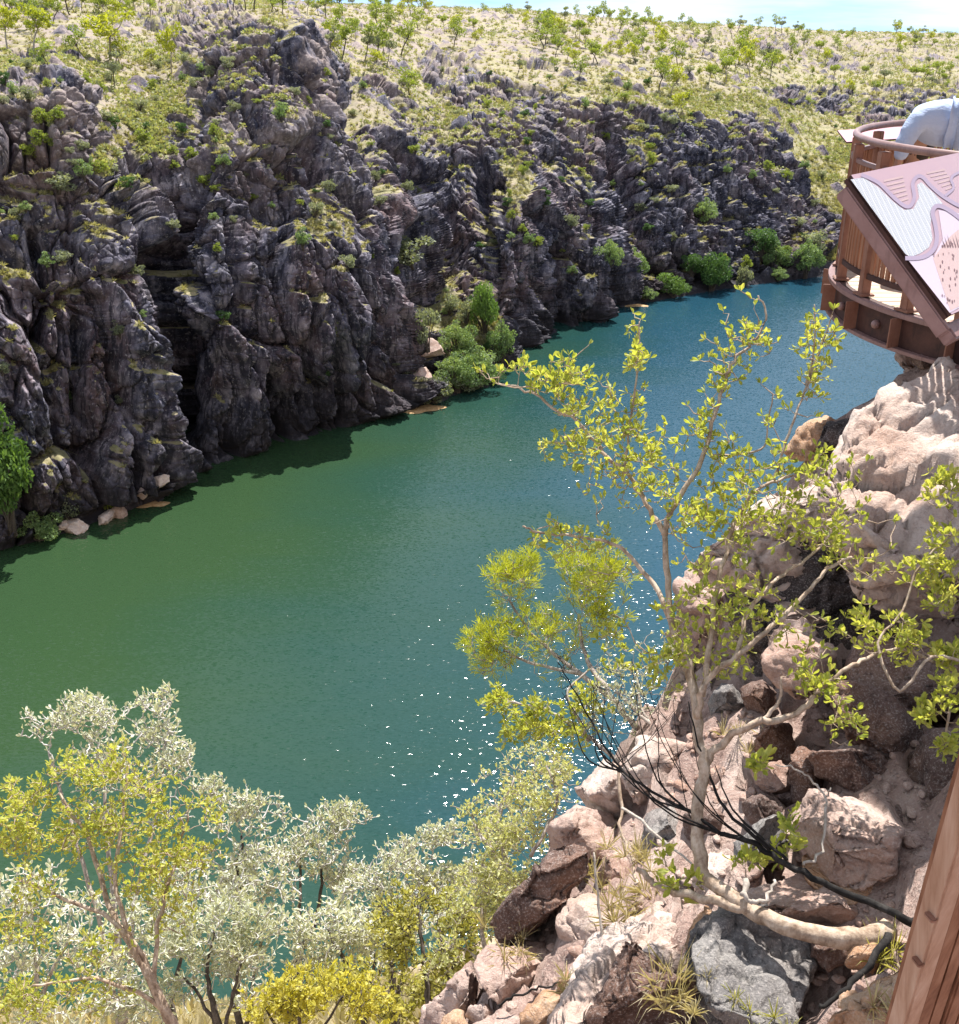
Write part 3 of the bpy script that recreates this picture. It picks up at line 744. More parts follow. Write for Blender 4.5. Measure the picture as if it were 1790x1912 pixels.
def boulder(poly, d, thick, mat, label, tilt=.6, side=0.0, seed=0, sub=5, cuts=7, rough=1.0, group='boulders of the rocky ledge below the lookout', name='boulder', grow=1.07):
    rg = np.random.default_rng(1000+seed)
    pl = np.array(poly, float); c = (pl.min(0)+pl.max(0))/2*.4+pl.mean(0)*.6
    ang = np.arctan2(pl[:, 1]-c[1], pl[:, 0]-c[0]); rr = np.hypot(pl[:, 0]-c[0], pl[:, 1]-c[1])
    o_ = np.argsort(ang); ang, rr = ang[o_], rr[o_]
    # dense outline by straight edges between the corners
    th = np.linspace(-math.pi, math.pi, 361); pts = pl[o_]-c; R_ = np.zeros(361)
    for i, t in enumerate(th):
        u = np.array([math.cos(t), math.sin(t)]); best = 0
        for a in range(len(pts)):
            p, q = pts[a], pts[(a+1) % len(pts)]; e = q-p; den = u[0]*e[1]-u[1]*e[0]
            if abs(den) < 1e-9: continue
            s_ = (p[0]*e[1]-p[1]*e[0])/den; k_ = (p[0]*u[1]-p[1]*u[0])/den
            if s_ > 0 and -1e-6 <= k_ <= 1+1e-6: best = max(best, s_)
        R_[i] = best or R_[i-1]
    ker = np.ones(9)/9; R_ = np.convolve(np.r_[R_[-5:-1], R_, R_[1:5]], ker, 'valid')
    S, F = ICO[sub]; u, v, w_ = S[:, 0], S[:, 1], S[:, 2]
    rho = np.hypot(u, v); t = np.arctan2(v, u)
    rad = np.interp(t, th, R_)*np.sin(np.arcsin(np.clip(rho, 0, 1)))**.82
    m = d/FPX
    dep = d + tilt*(-np.sin(t)*rad)*m*1.0 + side*(np.cos(t)*rad)*m - np.sign(w_)*np.abs(w_)**.75*thick
    # note: v axis is picture-down
    px, py = c[0]+np.cos(t)*rad, c[1]+np.sin(t)*rad
    a_, b_ = (px-CX)/FPX, (CY-py)/FPX
    V = np.stack([a_*dep, dep*(cP+b_*sP), H+dep*(-sP+b_*cP)], 1)
    cen = V.mean(0); V0 = V-cen; ext = np.abs(V0).max()
    sc = 1.0/max(ext, .12); sd = seed*3.1
    V0 = V0*(1+fbm((V0+cen+sd)*sc*1.5, 3, seed)*.16*rough)[:, None]
    # joint planes knock flats into it
    for i in range(cuts*3):
        n = rg.normal(size=3); n[1] -= .3; n[2] += .3; n /= np.linalg.norm(n)
        s_ = V0 @ n; off = s_.max()*rg.uniform(.58, .92); V0 = V0 - n*(np.maximum(s_-off, 0)*.97)[:, None]
    V0 = V0-(V0.max(0)+V0.min(0))/2*.8
    qx, qy, _ = proj(V0+cen); kx, ky = np.ptp(px)/np.ptp(qx), np.ptp(py)/np.ptp(qy)
    V0 = V0*(.5*(kx+ky)*grow)
    N = vnormals(V0, F); Nn = N*np.sign((N*V0).sum(1).mean())
    Vw = V0+cen+sd; al = np.array([.75, .75, 1.6])
    # ledges and joints: steps between flat-topped cells, thin cracks between them
    wq = fbm(Vw*sc*2, 3, 3)[:, None]*.35
    f1, f2, cc = voronoi(Vw*sc*1.5*al+wq, seed+2)
    dsp = (cc-.5)*.10 - .05*np.exp(-((f2-f1)/.05)**2)
    f1, f2, cc = voronoi(Vw*sc*4.2*al+wq*2, seed+4)
    dsp += (cc-.5)*.030 - .016*np.exp(-((f2-f1)/.07)**2)
    dsp += -np.abs(fbm(Vw*sc*2.6, 4, seed+5))*.05
    dsp = dsp*ext*rough + fbm(Vw*6.0, 5, seed+9, .6)*.022
    if ext > .55:                                 # big rocks carry joints and spalled plates of their own size
        f1, f2, cc = voronoi(Vw*np.array([2.4, 2.4, 4.2])+fbm(Vw*1.6, 3, 8)[:, None]*.9, seed+6); dsp += (cc-.5)*.075-.05*np.exp(-((f2-f1)/.05)**2)
        f1, f2, cc = voronoi(Vw*np.array([6.5, 6.5, 9.]), seed+7); dsp += (cc-.5)*.026-.014*np.exp(-((f2-f1)/.08)**2)
    V0 = V0 + Nn*dsp[:, None]
    if (N*V0).sum(1).mean() < 0: F = F[:, ::-1].copy()
    me = mesh_np(name, V0, F, RM[mat]); o = link(name, me, None, Vector(cen))
    tag(o, label, 'rock' if name == 'rock' else 'boulder', group); return o
QUEUE = []
def B(*a, **k): QUEUE.append((a, k))
B([(1900,660),(1790,690),(1752,706),(1695,741),(1658,768),(1614,790),(1600,820),(1575,850),(1566,915),(1590,1000),(1626,1075),(1689,1136),(1721,1155),(1850,1200),(1920,1000)], 6.6, .5, 'pale', 'huge rounded pale pink boulder under the lookout deck, with a shaded brown underside', .85, 0, 1, 6, 5, .8)
B([(1440,905),(1500,872),(1580,850),(1625,930),(1610,1050),(1560,1100),(1480,1140),(1420,1125),(1350,1095),(1308,1030),(1345,950)], 7.3, .5, 'pale', 'broad sunlit pale boulder behind the leafy crown, left of the huge rounded one', 1.0, 0, 2, 6, 7, .9)
B([(1860,590),(1790,600),(1715,660),(1690,700),(1678,745),(1700,775),(1860,740)], 8.9, .5, 'pink', 'purplish rock wedged between the deck end and the huge pale boulder', .5, 0, 3)
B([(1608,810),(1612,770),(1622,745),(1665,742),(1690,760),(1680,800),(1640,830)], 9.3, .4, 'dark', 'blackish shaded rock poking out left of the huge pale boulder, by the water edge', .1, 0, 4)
B([(1465,835),(1488,790),(1510,778),(1575,782),(1560,830),(1515,856),(1470,856)], 9.2, .35, 'orange', 'small orange layered rock against the water, above the leaves of the tree', .9, 0, 5)
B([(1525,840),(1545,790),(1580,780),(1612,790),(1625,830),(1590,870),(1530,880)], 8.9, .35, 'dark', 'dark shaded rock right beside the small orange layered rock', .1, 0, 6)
B([(1262,1130),(1275,1085),(1310,1062),(1380,1100),(1440,1180),(1390,1240),(1300,1250),(1263,1205)], 8.0, .5, 'pink', 'pinkish rock at the cliff edge just right of the tall trunk fork', .7, 0, 7)
B([(1445,1110),(1500,1092),(1558,1130),(1552,1165),(1480,1158),(1440,1135)], 7.0, .14, 'pale', 'small flat white-lit slab at the mouth of the dark hollow', 1.9, 0, 8, 4, 4)
B([(1380,1060),(1600,1030),(1850,1120),(1880,1560),(1560,1500),(1470,1330),(1400,1200)], 7.2, .5, 'dark', 'dark recessed rock wall forming the black hollow beneath the huge pale boulder', -.35, 0, 9, 6, 5, .4)  # darkness of the hollow put into this rock's colour
B([(1420,1180),(1470,1160),(1535,1168),(1556,1225),(1528,1258),(1515,1302),(1480,1312),(1440,1278),(1420,1225)], 6.3, .4, 'pink', 'sunlit squarish pink rock below the flat white slab', 1.0, 0, 10)
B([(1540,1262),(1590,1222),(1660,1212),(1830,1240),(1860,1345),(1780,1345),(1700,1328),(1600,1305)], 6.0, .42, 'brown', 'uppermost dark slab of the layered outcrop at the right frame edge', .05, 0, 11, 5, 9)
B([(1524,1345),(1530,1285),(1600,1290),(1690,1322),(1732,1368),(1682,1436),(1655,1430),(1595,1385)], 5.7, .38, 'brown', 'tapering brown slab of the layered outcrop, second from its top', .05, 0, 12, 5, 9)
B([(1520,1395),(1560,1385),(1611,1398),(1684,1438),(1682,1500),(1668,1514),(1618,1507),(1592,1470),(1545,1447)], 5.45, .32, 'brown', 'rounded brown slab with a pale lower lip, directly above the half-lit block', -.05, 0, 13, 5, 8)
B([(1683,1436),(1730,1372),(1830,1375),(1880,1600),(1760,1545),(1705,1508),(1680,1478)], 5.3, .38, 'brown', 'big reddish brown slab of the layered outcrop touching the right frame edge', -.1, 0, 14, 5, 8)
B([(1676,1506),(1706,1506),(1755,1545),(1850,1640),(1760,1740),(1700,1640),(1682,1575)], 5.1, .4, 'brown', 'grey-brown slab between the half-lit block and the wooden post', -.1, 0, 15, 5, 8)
B([(1482,1552),(1516,1517),(1520,1484),(1552,1470),(1606,1484),(1675,1524),(1695,1608),(1668,1640),(1620,1655),(1562,1632),(1498,1604)], 5.0, .42, 'pink', 'squared block, half in sun and half in shade, right of the burnt branch', .95, 0, 16, 6, 9, .8)
B([(1496,1602),(1562,1626),(1640,1655),(1662,1700),(1600,1705),(1530,1665),(1488,1630)], 4.85, .3, 'orange', 'orange-brown ledge rock right under the half-lit block', -.1, 0, 17)
B([(1376,1695),(1430,1650),(1490,1636),(1570,1650),(1610,1690),(1575,1722),(1480,1715),(1400,1738)], 4.75, .22, 'pink', 'low pale rock lying above the fallen log, partly shaded', 1.5, 0, 18)
B([(1366,1568),(1408,1526),(1452,1498),(1460,1545),(1444,1612),(1404,1645),(1368,1620)], 5.3, .25, 'grey', 'grey-blue angular rock left of the half-lit block', .9, 0, 19)
B([(1328,1292),(1358,1266),(1392,1306),(1388,1352),(1338,1358)], 6.9, .25, 'grey', 'small purple-grey rock in the shaded gap right of the trunk', -.1, 0, 20, 4)
B([(1392,1292),(1420,1266),(1452,1298),(1432,1340),(1400,1326)], 6.6, .22, 'brown', 'small maroon rock with a bright chip, under the squarish pink rock', -.1, 0, 21, 4)
B([(1398,1380),(1430,1350),(1470,1345),(1490,1390),(1470,1425),(1420,1420)], 6.3, .3, 'brown', 'reddish rock under the curving pale branch', -.1, 0, 22, 4)
B([(1400,1428),(1448,1418),(1478,1455),(1464,1486),(1418,1484)], 5.9, .22, 'pink', 'small reddish stone left of the brown slab with the pale lip', .7, 0, 23, 4)
B([(1470,1400),(1515,1385),(1540,1450),(1525,1500),(1490,1530),(1475,1470)], 5.7, .25, 'brown', 'upright brown rock in the notch left of the layered outcrop', -.15, 0, 24, 4)
B([(1386,1490),(1420,1478),(1462,1500),(1450,1545),(1400,1560)], 5.7, .22, 'brown', 'maroon split rock above the grey-blue angular rock', -.1, 0, 25, 4)
B([(1075,1485),(1102,1436),(1136,1422),(1180,1445),(1200,1480),(1196,1514),(1155,1540),(1118,1528),(1080,1516)], 7.1, .35, 'pale', 'pale rock with a pointed white top at the left end of the ledge', 1.1, 0, 26)
B([(1176,1440),(1196,1380),(1240,1358),(1292,1368),(1300,1450),(1270,1488),(1222,1500),(1196,1480)], 7.0, .4, 'pale', 'big smooth whitish boulder just left of the tan trunk', 1.2, 0, 27)
B([(1298,1440),(1320,1418),(1370,1425),(1398,1455),(1392,1498),(1368,1528),(1312,1520),(1280,1480)], 6.6, .35, 'pink', 'pink mottled boulder just right of the tan trunk', .9, 0, 28)
B([(1310,1370),(1350,1352),(1390,1362),(1396,1400),(1372,1416),(1320,1414)], 7.0, .3, 'pale', 'whitish stone under the start of the curving branch', 1.2, 0, 29, 4)
B([(1204,1568),(1214,1515),(1262,1498),(1302,1528),(1312,1582),(1290,1624),(1232,1618)], 6.3, .32, 'grey', 'smooth grey-lilac boulder in branch shadow left of the trunk', .9, 0, 30)
B([(1268,1525),(1320,1512),(1372,1530),(1360,1575),(1310,1592),(1280,1570)], 6.0, .25, 'brown', 'maroon rock behind the trunk where the burnt branch crosses', 0, 0, 31, 4)
B([(1300,1600),(1350,1570),(1400,1600),(1410,1650),(1360,1690),(1310,1670)], 5.3, .25, 'pale', 'yellowish pale rock right of the trunk foot', 1.3, 0, 32)
B([(905,1748),(912,1768),(961,1766),(1015,1752),(1052,1722),(1056,1686),(1096,1654),(1090,1616),(1055,1597),(1018,1602),(986,1658),(943,1702)], 6.1, .38, 'brown', 'long dark red-brown boulder leaning over the drop with yellow moss on its edge', -.35, 0, 33, 6, 6)
B([(1018,1606),(1030,1552),(1078,1518),(1152,1528),(1166,1562),(1132,1596),(1060,1614)], 6.8, .35, 'pink', 'cracked pink rock above the long dark boulder', .7, 0, 34)
B([(1112,1618),(1130,1598),(1166,1594),(1184,1632),(1160,1662),(1126,1664)], 6.2, .2, 'pink', 'small pale-topped rock behind the upright dead stick', .8, 0, 35, 4)
B([(1048,1720),(1060,1690),(1090,1666),(1112,1690),(1116,1740),(1108,1794),(1078,1806),(1054,1774)], 5.8, .25, 'pale', 'lumpy pale pink rock left of the upright dead stick', 1.1, 0, 36)
B([(884,1830),(908,1784),(960,1776),(1036,1784),(1052,1820),(1020,1850),(982,1890),(926,1876)], 5.9, .35, 'pink', 'rounded pinkish boulder near the bottom, under a thin curved stick', 1.0, 0, 37)
B([(796,1880),(843,1830),(884,1806),(894,1846),(864,1876),(864,1925),(790,1950)], 6.0, .35, 'pink', 'pink boulder lowest at the left end of the ledge', .8, 0, 38)
B([(812,1925),(830,1892),(858,1888),(874,1912),(864,1950),(820,1955)], 5.6, .18, 'orange', 'small orange-pink stone cut by the bottom frame edge', 1.1, 0, 39, 4)
B([(868,1902),(880,1882),(908,1878),(924,1898),(900,1918)], 5.6, .12, 'pink', 'egg-sized-looking pink cobble above the cut off stones', 1.0, 0, 40, 4)
B([(878,1960),(890,1900),(935,1882),(982,1910),(992,1965)], 5.4, .28, 'pink', 'flat pink boulder cut by the bottom edge left of the long white slab', 1.1, 0, 41, 4)
B([(1044,1828),(1066,1800),(1088,1818),(1080,1850),(1052,1864)], 5.4, .12, 'orange', 'small orange stone squeezed against the long white slab', 1.0, 0, 42, 4)
B([(980,1890),(1020,1850),(1062,1848),(1052,1890),(1015,1950),(985,1950)], 5.35, .2, 'orange', 'rusty red stone between the rounded boulder and the long white slab', .8, 0, 43, 4)
B([(985,1960),(1068,1822),(1120,1782),(1180,1750),(1230,1702),(1262,1676),(1302,1688),(1306,1745),(1288,1798),(1236,1790),(1190,1840),(1130,1900),(1090,1960)], 5.0, .18, 'pale', 'long white sloping slab running to the bottom edge', 1.5, .3, 44, 6, 5, .6)
B([(1072,1895),(1126,1858),(1156,1790),(1196,1742),(1242,1756),(1290,1796),(1284,1870),(1260,1975),(1070,1975)], 4.55, .22, 'brown', 'rough shaded brown boulder face in front of the long white slab', -.3, 0, 45, 6, 5)  # shaded side of the white slab's boulder, shade put into the brown
B([(1292,1692),(1350,1696),(1378,1722),(1332,1766),(1298,1790)], 4.75, .14, 'orange', 'orange-cream rock wedge below the trunk foot', 1.4, 0, 46, 4)
B([(1276,1905),(1296,1822),(1304,1768),(1340,1722),(1386,1710),(1450,1735),(1522,1795),(1594,1820),(1568,1862),(1508,1910),(1500,1975),(1285,1975)], 4.5, .25, 'grey', 'grey cracked boulder at the bottom crossed by sharp black branch shadows', 1.1, 0, 47, 6, 6, .95, grow=1.0)
B([(1545,1940),(1606,1826),(1655,1796),(1720,1812),(1740,1960)], 3.6, .22, 'orange', 'orange sandy rock beside the foot of the wooden post', 1.5, 0, 48)
B([(1512,1790),(1520,1752),(1560,1738),(1590,1760),(1585,1800),(1545,1815)], 4.45, .12, 'brown', 'brown stone in the black hole below the log', .5, 0, 49, 4)
B([(1572,1800),(1585,1756),(1625,1748),(1640,1790),(1610,1818)], 4.3, .12, 'orange', 'orange-brown stone tucked under the thick end of the log', .5, 0, 50, 4)
B([(1700,622),(1716,608),(1762,622),(1780,650),(1762,678),(1722,690),(1704,660)], 7.6, .22, 'brown', 'smooth brown boulder touching the outer beam of the deck', .5, 0, 51, 5, 4)
B([(1776,660),(1786,640),(1840,640),(1840,700),(1790,700)], 7.5, .2, 'orange', 'tan boulder at the right frame edge beside the smooth brown one', .5, 0, 52, 4, 4)
LEDGE = []
# the ledge passes just behind every boulder that lies on it
for (a, k) in QUEUE:
    if 'recessed' in a[4] or a[1] < 3.7: continue
    pl = np.array(a[0], float); c_ = pl.mean(0); LEDGE.append(Pn(min(c_[0], 1850), c_[1]+4, a[1]+a[2]*.35))
NV, NF, NRK = build_near()
def ground_mat():
    M = NT('stony_soil', .95, .1); p = M.pos(); rk = M.attr('rock')
    n = M.noise(p, 1.1, 6, .7); f = M.noise(p, 14, 6, .7); g = M.noise(p, 60, 4, .7)
    c = M.ramp(n, [(.3, (.17, .115, .08)), (.48, (.33, .25, .17)), (.62, (.45, .38, .25)), (.8, (.36, .24, .17))])
    c = M.mix(M.ramp(f, [(.48, 0.), (.62, .8)]), c, (.52, .45, .33)); c = M.mix(M.ramp(g, [(.5, 0.), (.66, .8)]), c, (.10, .07, .05))
    med = M.noise(p, 2.6, 7, .68, .4)
    r = M.ramp(med, [(.30, (.20, .13, .11)), (.48, (.35, .245, .21)), (.66, (.52, .41, .36))])
    r = M.mix(M.ramp(f, [(.54, 0.), (.62, .7)]), r, (.09, .06, .05)); r = M.mix(M.ramp(g, [(.54, 0.), (.66, .6)]), r, (.55, .46, .40))
    M.col(M.mix(rk, c, r)); M.bump(M.math('ADD', f, M.math('MULTIPLY', g, .5)), .9, .035); return M.m
o = link('ground', mesh_np('ground', NV, NF, ground_mat(), True, {'rock': NRK}))
tag(o, 'dry stony soil slope falling from the lookout ledge to the near river bank', kind='structure')

for (a, k) in QUEUE: boulder(*a, **k)
B = boulder
# shore rocks across the river
def far_rock(px, py, wpx, hpx, mat, label, seed, sub=4):
    i = far_at(px, py); j = 0
    while (i is None or FVf[i][2] < .0) and j < 60: j += 3; i = far_at(px, py-j)
    d = float(_pp[2][i])-.5; a, b_ = wpx/2, hpx/2
    rg = np.random.default_rng(seed)
    pl = [(px+a*math.cos(t)*rg.uniform(.8, 1.1), py-b_*.4+b_*math.sin(t)*rg.uniform(.8, 1.1)) for t in np.linspace(0, 6.28, 9)[:-1]]
    B(pl, d, wpx*d/FPX*.35, mat, label, .8, 0, seed, sub, 8, 1.0, 'rocks along the far shore')
for k_, a_ in enumerate([(140,990,56,30,'pale','flat pale rock at the water line below the silvery shrub'),(195,975,44,36,'pale','lumpy pale rock on the left shore beside the tiny shrub'),
    (222,962,38,30,'pink','pinkish rock at the right end of the left shore pile'),(300,905,34,34,'pale','pair-topped white rock at the base of the black cleft'),
    (268,925,24,30,'pink','small upright rock left of the cleft on the sand'),(1020,690,58,34,'brown','dark boulder standing in the water off the middle cliff'),
    (785,712,50,44,'pink','pink boulder at the right foot of the left buttress'),(800,660,60,46,'pink','sunlit pink rock slab above the sand spit'),(118,985,26,18,'pale','small white rock left of the flat pale one')]):
    far_rock(*a_, 300+k_)
# sand spits at the water edge
def sand(px0, px1, py, hpx, label, seed):
    M = NT('wet_sand', .8, .3) if 'SANDM' not in globals() else None
    global SANDM
    if M:
        n = M.noise(M.pos(), 2.2, 5, .6); M.col(M.ramp(n, [(.35, (.30, .16, .06)), (.6, (.50, .33, .17))])); SANDM = M.m
    pc = (px0+px1)/2; Yw = H/slope_of(py); dd = Yw*cP+H*sP
    n_ = 48; V = [( (pc-CX)/FPX*dd, Yw, .16)]; rg = np.random.default_rng(seed)
    for ring, q in ((.6, .12), (1.0, -.12)):
        for i in range(n_):
            t = i/n_*6.283; r_ = (1+.18*math.sin(3*t+seed)+.08*math.sin(7*t))*ring
            V.append((V[0][0]+math.cos(t)*r_*(px1-px0)/2*dd/FPX, Yw+math.sin(t)*r_*hpx/2*dd/FPX/.38, q))
    F = [(0, 1+i, 1+(i+1) % n_) for i in range(n_)]+[(1+i, 1+n_+i, 1+n_+(i+1) % n_, 1+(i+1) % n_) for i in range(n_)]
    tag(link('sand', mesh_np('sand', V, F, SANDM)), label, kind='structure')
sand(725, 835, 762, 26, 'orange sand spit at the foot of the gully across the river', 1)
sand(232, 320, 940, 20, 'orange sand patch below the black cleft at the water edge', 2)
sand(1150, 1215, 570, 12, 'pink beach at the foot of the far cliff', 3)
# loose stones and rubble lie on whatever is below them
bpy.context.view_layer.update()
_dg = bpy.context.evaluated_depsgraph_get()
def hit(px, py, d0=.3):
    o_ = P(px, py, d0); dr = (P(px, py, 2.0)-Vector((0, 0, H))).normalized()
    ok, loc, nrm, idx, ob, _ = scene.ray_cast(_dg, o_, dr, distance=60)
    return (loc, nrm, ob) if ok else (None, None, None)
def drop(x, y, z0, dist=60):
    ok, loc, nrm, idx, ob, _ = scene.ray_cast(_dg, Vector((x, y, z0)), Vector((0, 0, -1)), distance=dist)
    return loc if ok else None
rg = np.random.default_rng(77); Vs, Fs, nb = [], [], 0; S3, F3 = ICO[3]
for i in range(900):
    px = rg.uniform(840, 1720); py = rg.uniform(1200, 1908)
    loc, nrm, ob = hit(px, py)
    if loc is None or loc.z < 53.5 or nrm.z < .45: continue
    if not ob.name.startswith('ground'): continue
    s_ = rg.uniform(.008, .038)
    v = S3.copy()
    for q in range(7):
        n = rg.normal(size=3); n /= np.linalg.norm(n); t_ = v @ n; v = v-n*(np.maximum(t_-rg.uniform(.5, .85), 0))[:, None]
    v = v*s_*np.array([rg.uniform(.7, 1.5), rg.uniform(.7, 1.5), .6]); Vs.append(v+np.array(loc)+np.array([0, 0, s_*.3])); Fs.append(F3+nb); nb += len(S3)
tag(link('rubble', mesh_np('rubble', np.concatenate(Vs), np.concatenate(Fs), RM['pink'])), 'small loose stones filling the gaps of the rocky ledge', 'rubble', kind='stuff')
# ================================================================== LOOKOUT DECK, SIGN, PERSON, POST
def box(bm, c, dx, dy, dz, ax=None):
    """box centred at c with half sizes along the axes ax (3 unit vectors)"""
    ax = ax or (Vector((1, 0, 0)), Vector((0, 1, 0)), Vector((0, 0, 1)))
    vs = [bm.verts.new(Vector(c)+ax[0]*dx*i+ax[1]*dy*j+ax[2]*dz*k) for i in (-1, 1) for j in (-1, 1) for k in (-1, 1)]
    for f in ((0,1,3,2),(4,6,7,5),(0,4,5,1),(2,3,7,6),(0,2,6,4),(1,5,7,3)): bm.faces.new([vs[q] for q in f])
def bm_obj(name, bm, mat, parent=None, bevel=.004, smooth=False):
    bmesh.ops.recalc_face_normals(bm, faces=bm.faces)
    if bevel: bmesh.ops.bevel(bm, geom=[e for e in bm.edges if e.calc_face_angle(0) > .6], offset=bevel, segments=2, affect='EDGES', clamp_overlap=True)
    me = bpy.data.meshes.new(name); bm.to_mesh(me); bm.free()
    for m in (mat if isinstance(mat, list) else [mat]): me.materials.append(m)
    if smooth:
        for p in me.polygons: p.use_smooth = True
    return link(name, me, parent)
def steel(name, c1, c2, rough=.6, metal=0.0):
    M = NT(name, rough, .4); n = M.noise(M.pos(), 7, 6, .7); n2 = M.noise(M.pos((1, 1, .15)), 35, 4, .6)
    c = M.mix(M.ramp(n, [(.35, 0.), (.65, 1.)]), c1, c2); c = M.mix(M.ramp(n2, [(.55, 0.), (.7, .5)]), c, tuple(q*.55 for q in c1))
    M.b.inputs['Metallic'].default_value = metal; M.col(c); M.bump(n2, .25, .004); return M.m
RUST = steel('brown_painted_steel', (.185, .075, .045), (.26, .125, .085), .55)
RUSTD = steel('dark_rusted_steel', (.032, .012, .010), (.075, .030, .022), .7)
RAILM = steel('brown_rail_steel', (.20, .11, .10), (.27, .165, .155), .38)
def wood(name, c1, c2, c3, scale=(40, 40, 2)):
    M = NT(name, .75, .25); g = M.noise(M.pos(scale), 1.0, 5, .65, .4); b = M.noise(M.pos(), 2.0, 4, .6)
    c = M.ramp(g, [(.32, c1), (.5, c2), (.68, c3)]); c = M.mix(M.ramp(b, [(.4, 0.), (.7, .35)]), c, c1)
    M.col(c); M.bump(g, .4, .003); return M.m
WOODR = wood('red_brown_timber', (.15, .06, .033), (.28, .13, .075), (.38, .20, .125))
WOODD = wood('pale_deck_boards', (.38, .28, .21), (.56, .44, .34), (.68, .56, .46), (3, 60, 60))
CX0, CY0, RD, ZF = 4.78, 8.15, 1.93, 58.17
def arc(t, r=RD): return Vector((CX0+r*math.cos(t), CY0+r*math.sin(t), 0))
A0, A1 = math.radians(222), math.radians(60)          # near-left end, far end (running through 180)
def arcpts(r, a0=A0, a1=A1, n=60): return [arc(a0+(a1-a0)*i/n, r) for i in range(n+1)]
def ribbon(bm, pts, w0, w1, z0, z1, cen=True):
    """swept rectangle along the arc: radial offsets w0..w1, heights z0..z1"""
    vs = []
    for p in pts:
        d = (p-Vector((CX0, CY0, 0))).normalized()
        vs.append([bm.verts.new(p+d*w_+Vector((0, 0, z))) for w_, z in ((w0, z0), (w1, z0), (w1, z1), (w0, z1))])
    for a, b in zip(vs, vs[1:]):
        for q in range(4): bm.faces.new((a[q], a[(q+1) % 4], b[(q+1) % 4], b[q]))
    bm.faces.new(vs[0]); bm.faces.new(vs[-1][::-1])
deck = bpy.data.objects.new('lookout_deck', None); COL.objects.link(deck); deck.location = (CX0, CY0, ZF)
tag(deck, 'round brown steel and timber lookout deck jutting out over the river', 'deck')
def fixp(o):                              # keep world coordinates under the deck empty
    o.parent = deck; o.matrix_parent_inverse = Matrix.Translation(-deck.location); return o
# deck boards: one piece per deck, boards as pattern with real gaps
bm = bmesh.new(); y = CY0-1.62
while y < CY0+RD-.05:
    hw = math.sqrt(max(RD**2-(abs(y+.066-CY0)+.066)**2, .04)); x1 = CX0+hw if y > CY0+.6 else CX0+3.2
    box(bm, ((CX0-hw+x1)/2, y+.066, ZF-.018), (x1-CX0+hw)/2, .0635, .018); y += .136
fixp(bm_obj('deck_boards', bm, WOODD, None, .003))
bm = bmesh.new(); ribbon(bm, arcpts(RD+.0), 0, .05, ZF-.25, ZF+.012); fixp(bm_obj('rim_beam', bm, RUSTD, None, .003))
bm = bmesh.new(); ribbon(bm, arcpts(RD+.0), .0502, .10, ZF-.022, ZF+.014); ribbon(bm, arcpts(RD), .0502, .10, ZF-.262, ZF-.235); fixp(bm_obj('rim_flange', bm, RAILM, None, .003))
bm = bmesh.new(); box(bm, (CX0+.5, CY0-.3, ZF-.14), 1.3, .05, .10); box(bm, (CX0+.5, CY0+.8, ZF-.14), 1.3, .05, .10); fixp(bm_obj('floor_joist', bm, RUSTD, None, .003))
# posts with stiffeners
PA = [math.radians(a) for a in (216, 203, 188, 172, 155, 137, 118, 98, 78)]
for a in PA:
    p = arc(a, RD+.03); d = (arc(a)-Vector((CX0, CY0, 0))).normalized(); tn = Vector((-d.y, d.x, 0)); Z = Vector((0, 0, 1))
    bm = bmesh.new(); box(bm, p+Vector((0, 0, ZF+.53)), .034, .036, .50, (d, tn, Z)); box(bm, p+Vector((0, 0, ZF+.028)), .055, .07, .008, (d, tn, Z)); fixp(bm_obj('post', bm, RUST, None, .005))
    q = arc(a, RD+.105); bm = bmesh.new(); box(bm, q+Vector((0, 0, ZF-.128)), .05, .006, .104, (d, tn, Z)); fixp(bm_obj('stiffener', bm, RUST, None, .002))
# rails
T = Tube(); T.add([p+Vector((0, 0, ZF+1.075)) for p in arcpts(RD+.03, n=80)], .027, .027, 10); o = T.mesh('handrail', RAILM); fixp(link('handrail', o))
bm = bmesh.new(); ribbon(bm, arcpts(RD, n=80), .012, .048, ZF+.145, ZF+.185); fixp(bm_obj('bottom_rail', bm, RUSTD, None, .003))
bm = bmesh.new(); ribbon(bm, arcpts(RD, n=80), .012, .048, ZF+.90, ZF+.93); fixp(bm_obj('upper_rail', bm, RAILM, None, .003))
# timber battens between posts
n_ = 84
for i in range(n_):
    a = A0+(A1-A0)*(i+.5)/n_
    if min(abs(a-q) for q in PA) < .025: continue
    p = arc(a, RD+.03); d = (arc(a)-Vector((CX0, CY0, 0))).normalized(); tn = Vector((-d.y, d.x, 0))
    bm = bmesh.new(); box(bm, p+Vector((0, 0, ZF+.5425)), .009, .021, .357, (d, tn, Vector((0, 0, 1)))); fixp(bm_obj('batten', bm, WOODR, None, .003))
# round cap bolts seen on the rim
for a in (math.radians(196), math.radians(180)):
    bm = bmesh.new(); bmesh.ops.create_uvsphere(bm, u_segments=14, v_segments=8, radius=.032); bmesh.ops.translate(bm, verts=bm.verts, vec=arc(a, RD+.07)+Vector((0, 0, ZF-.13))); fixp(bm_obj('bolt_cap', bm, RAILM, None, 0, True))

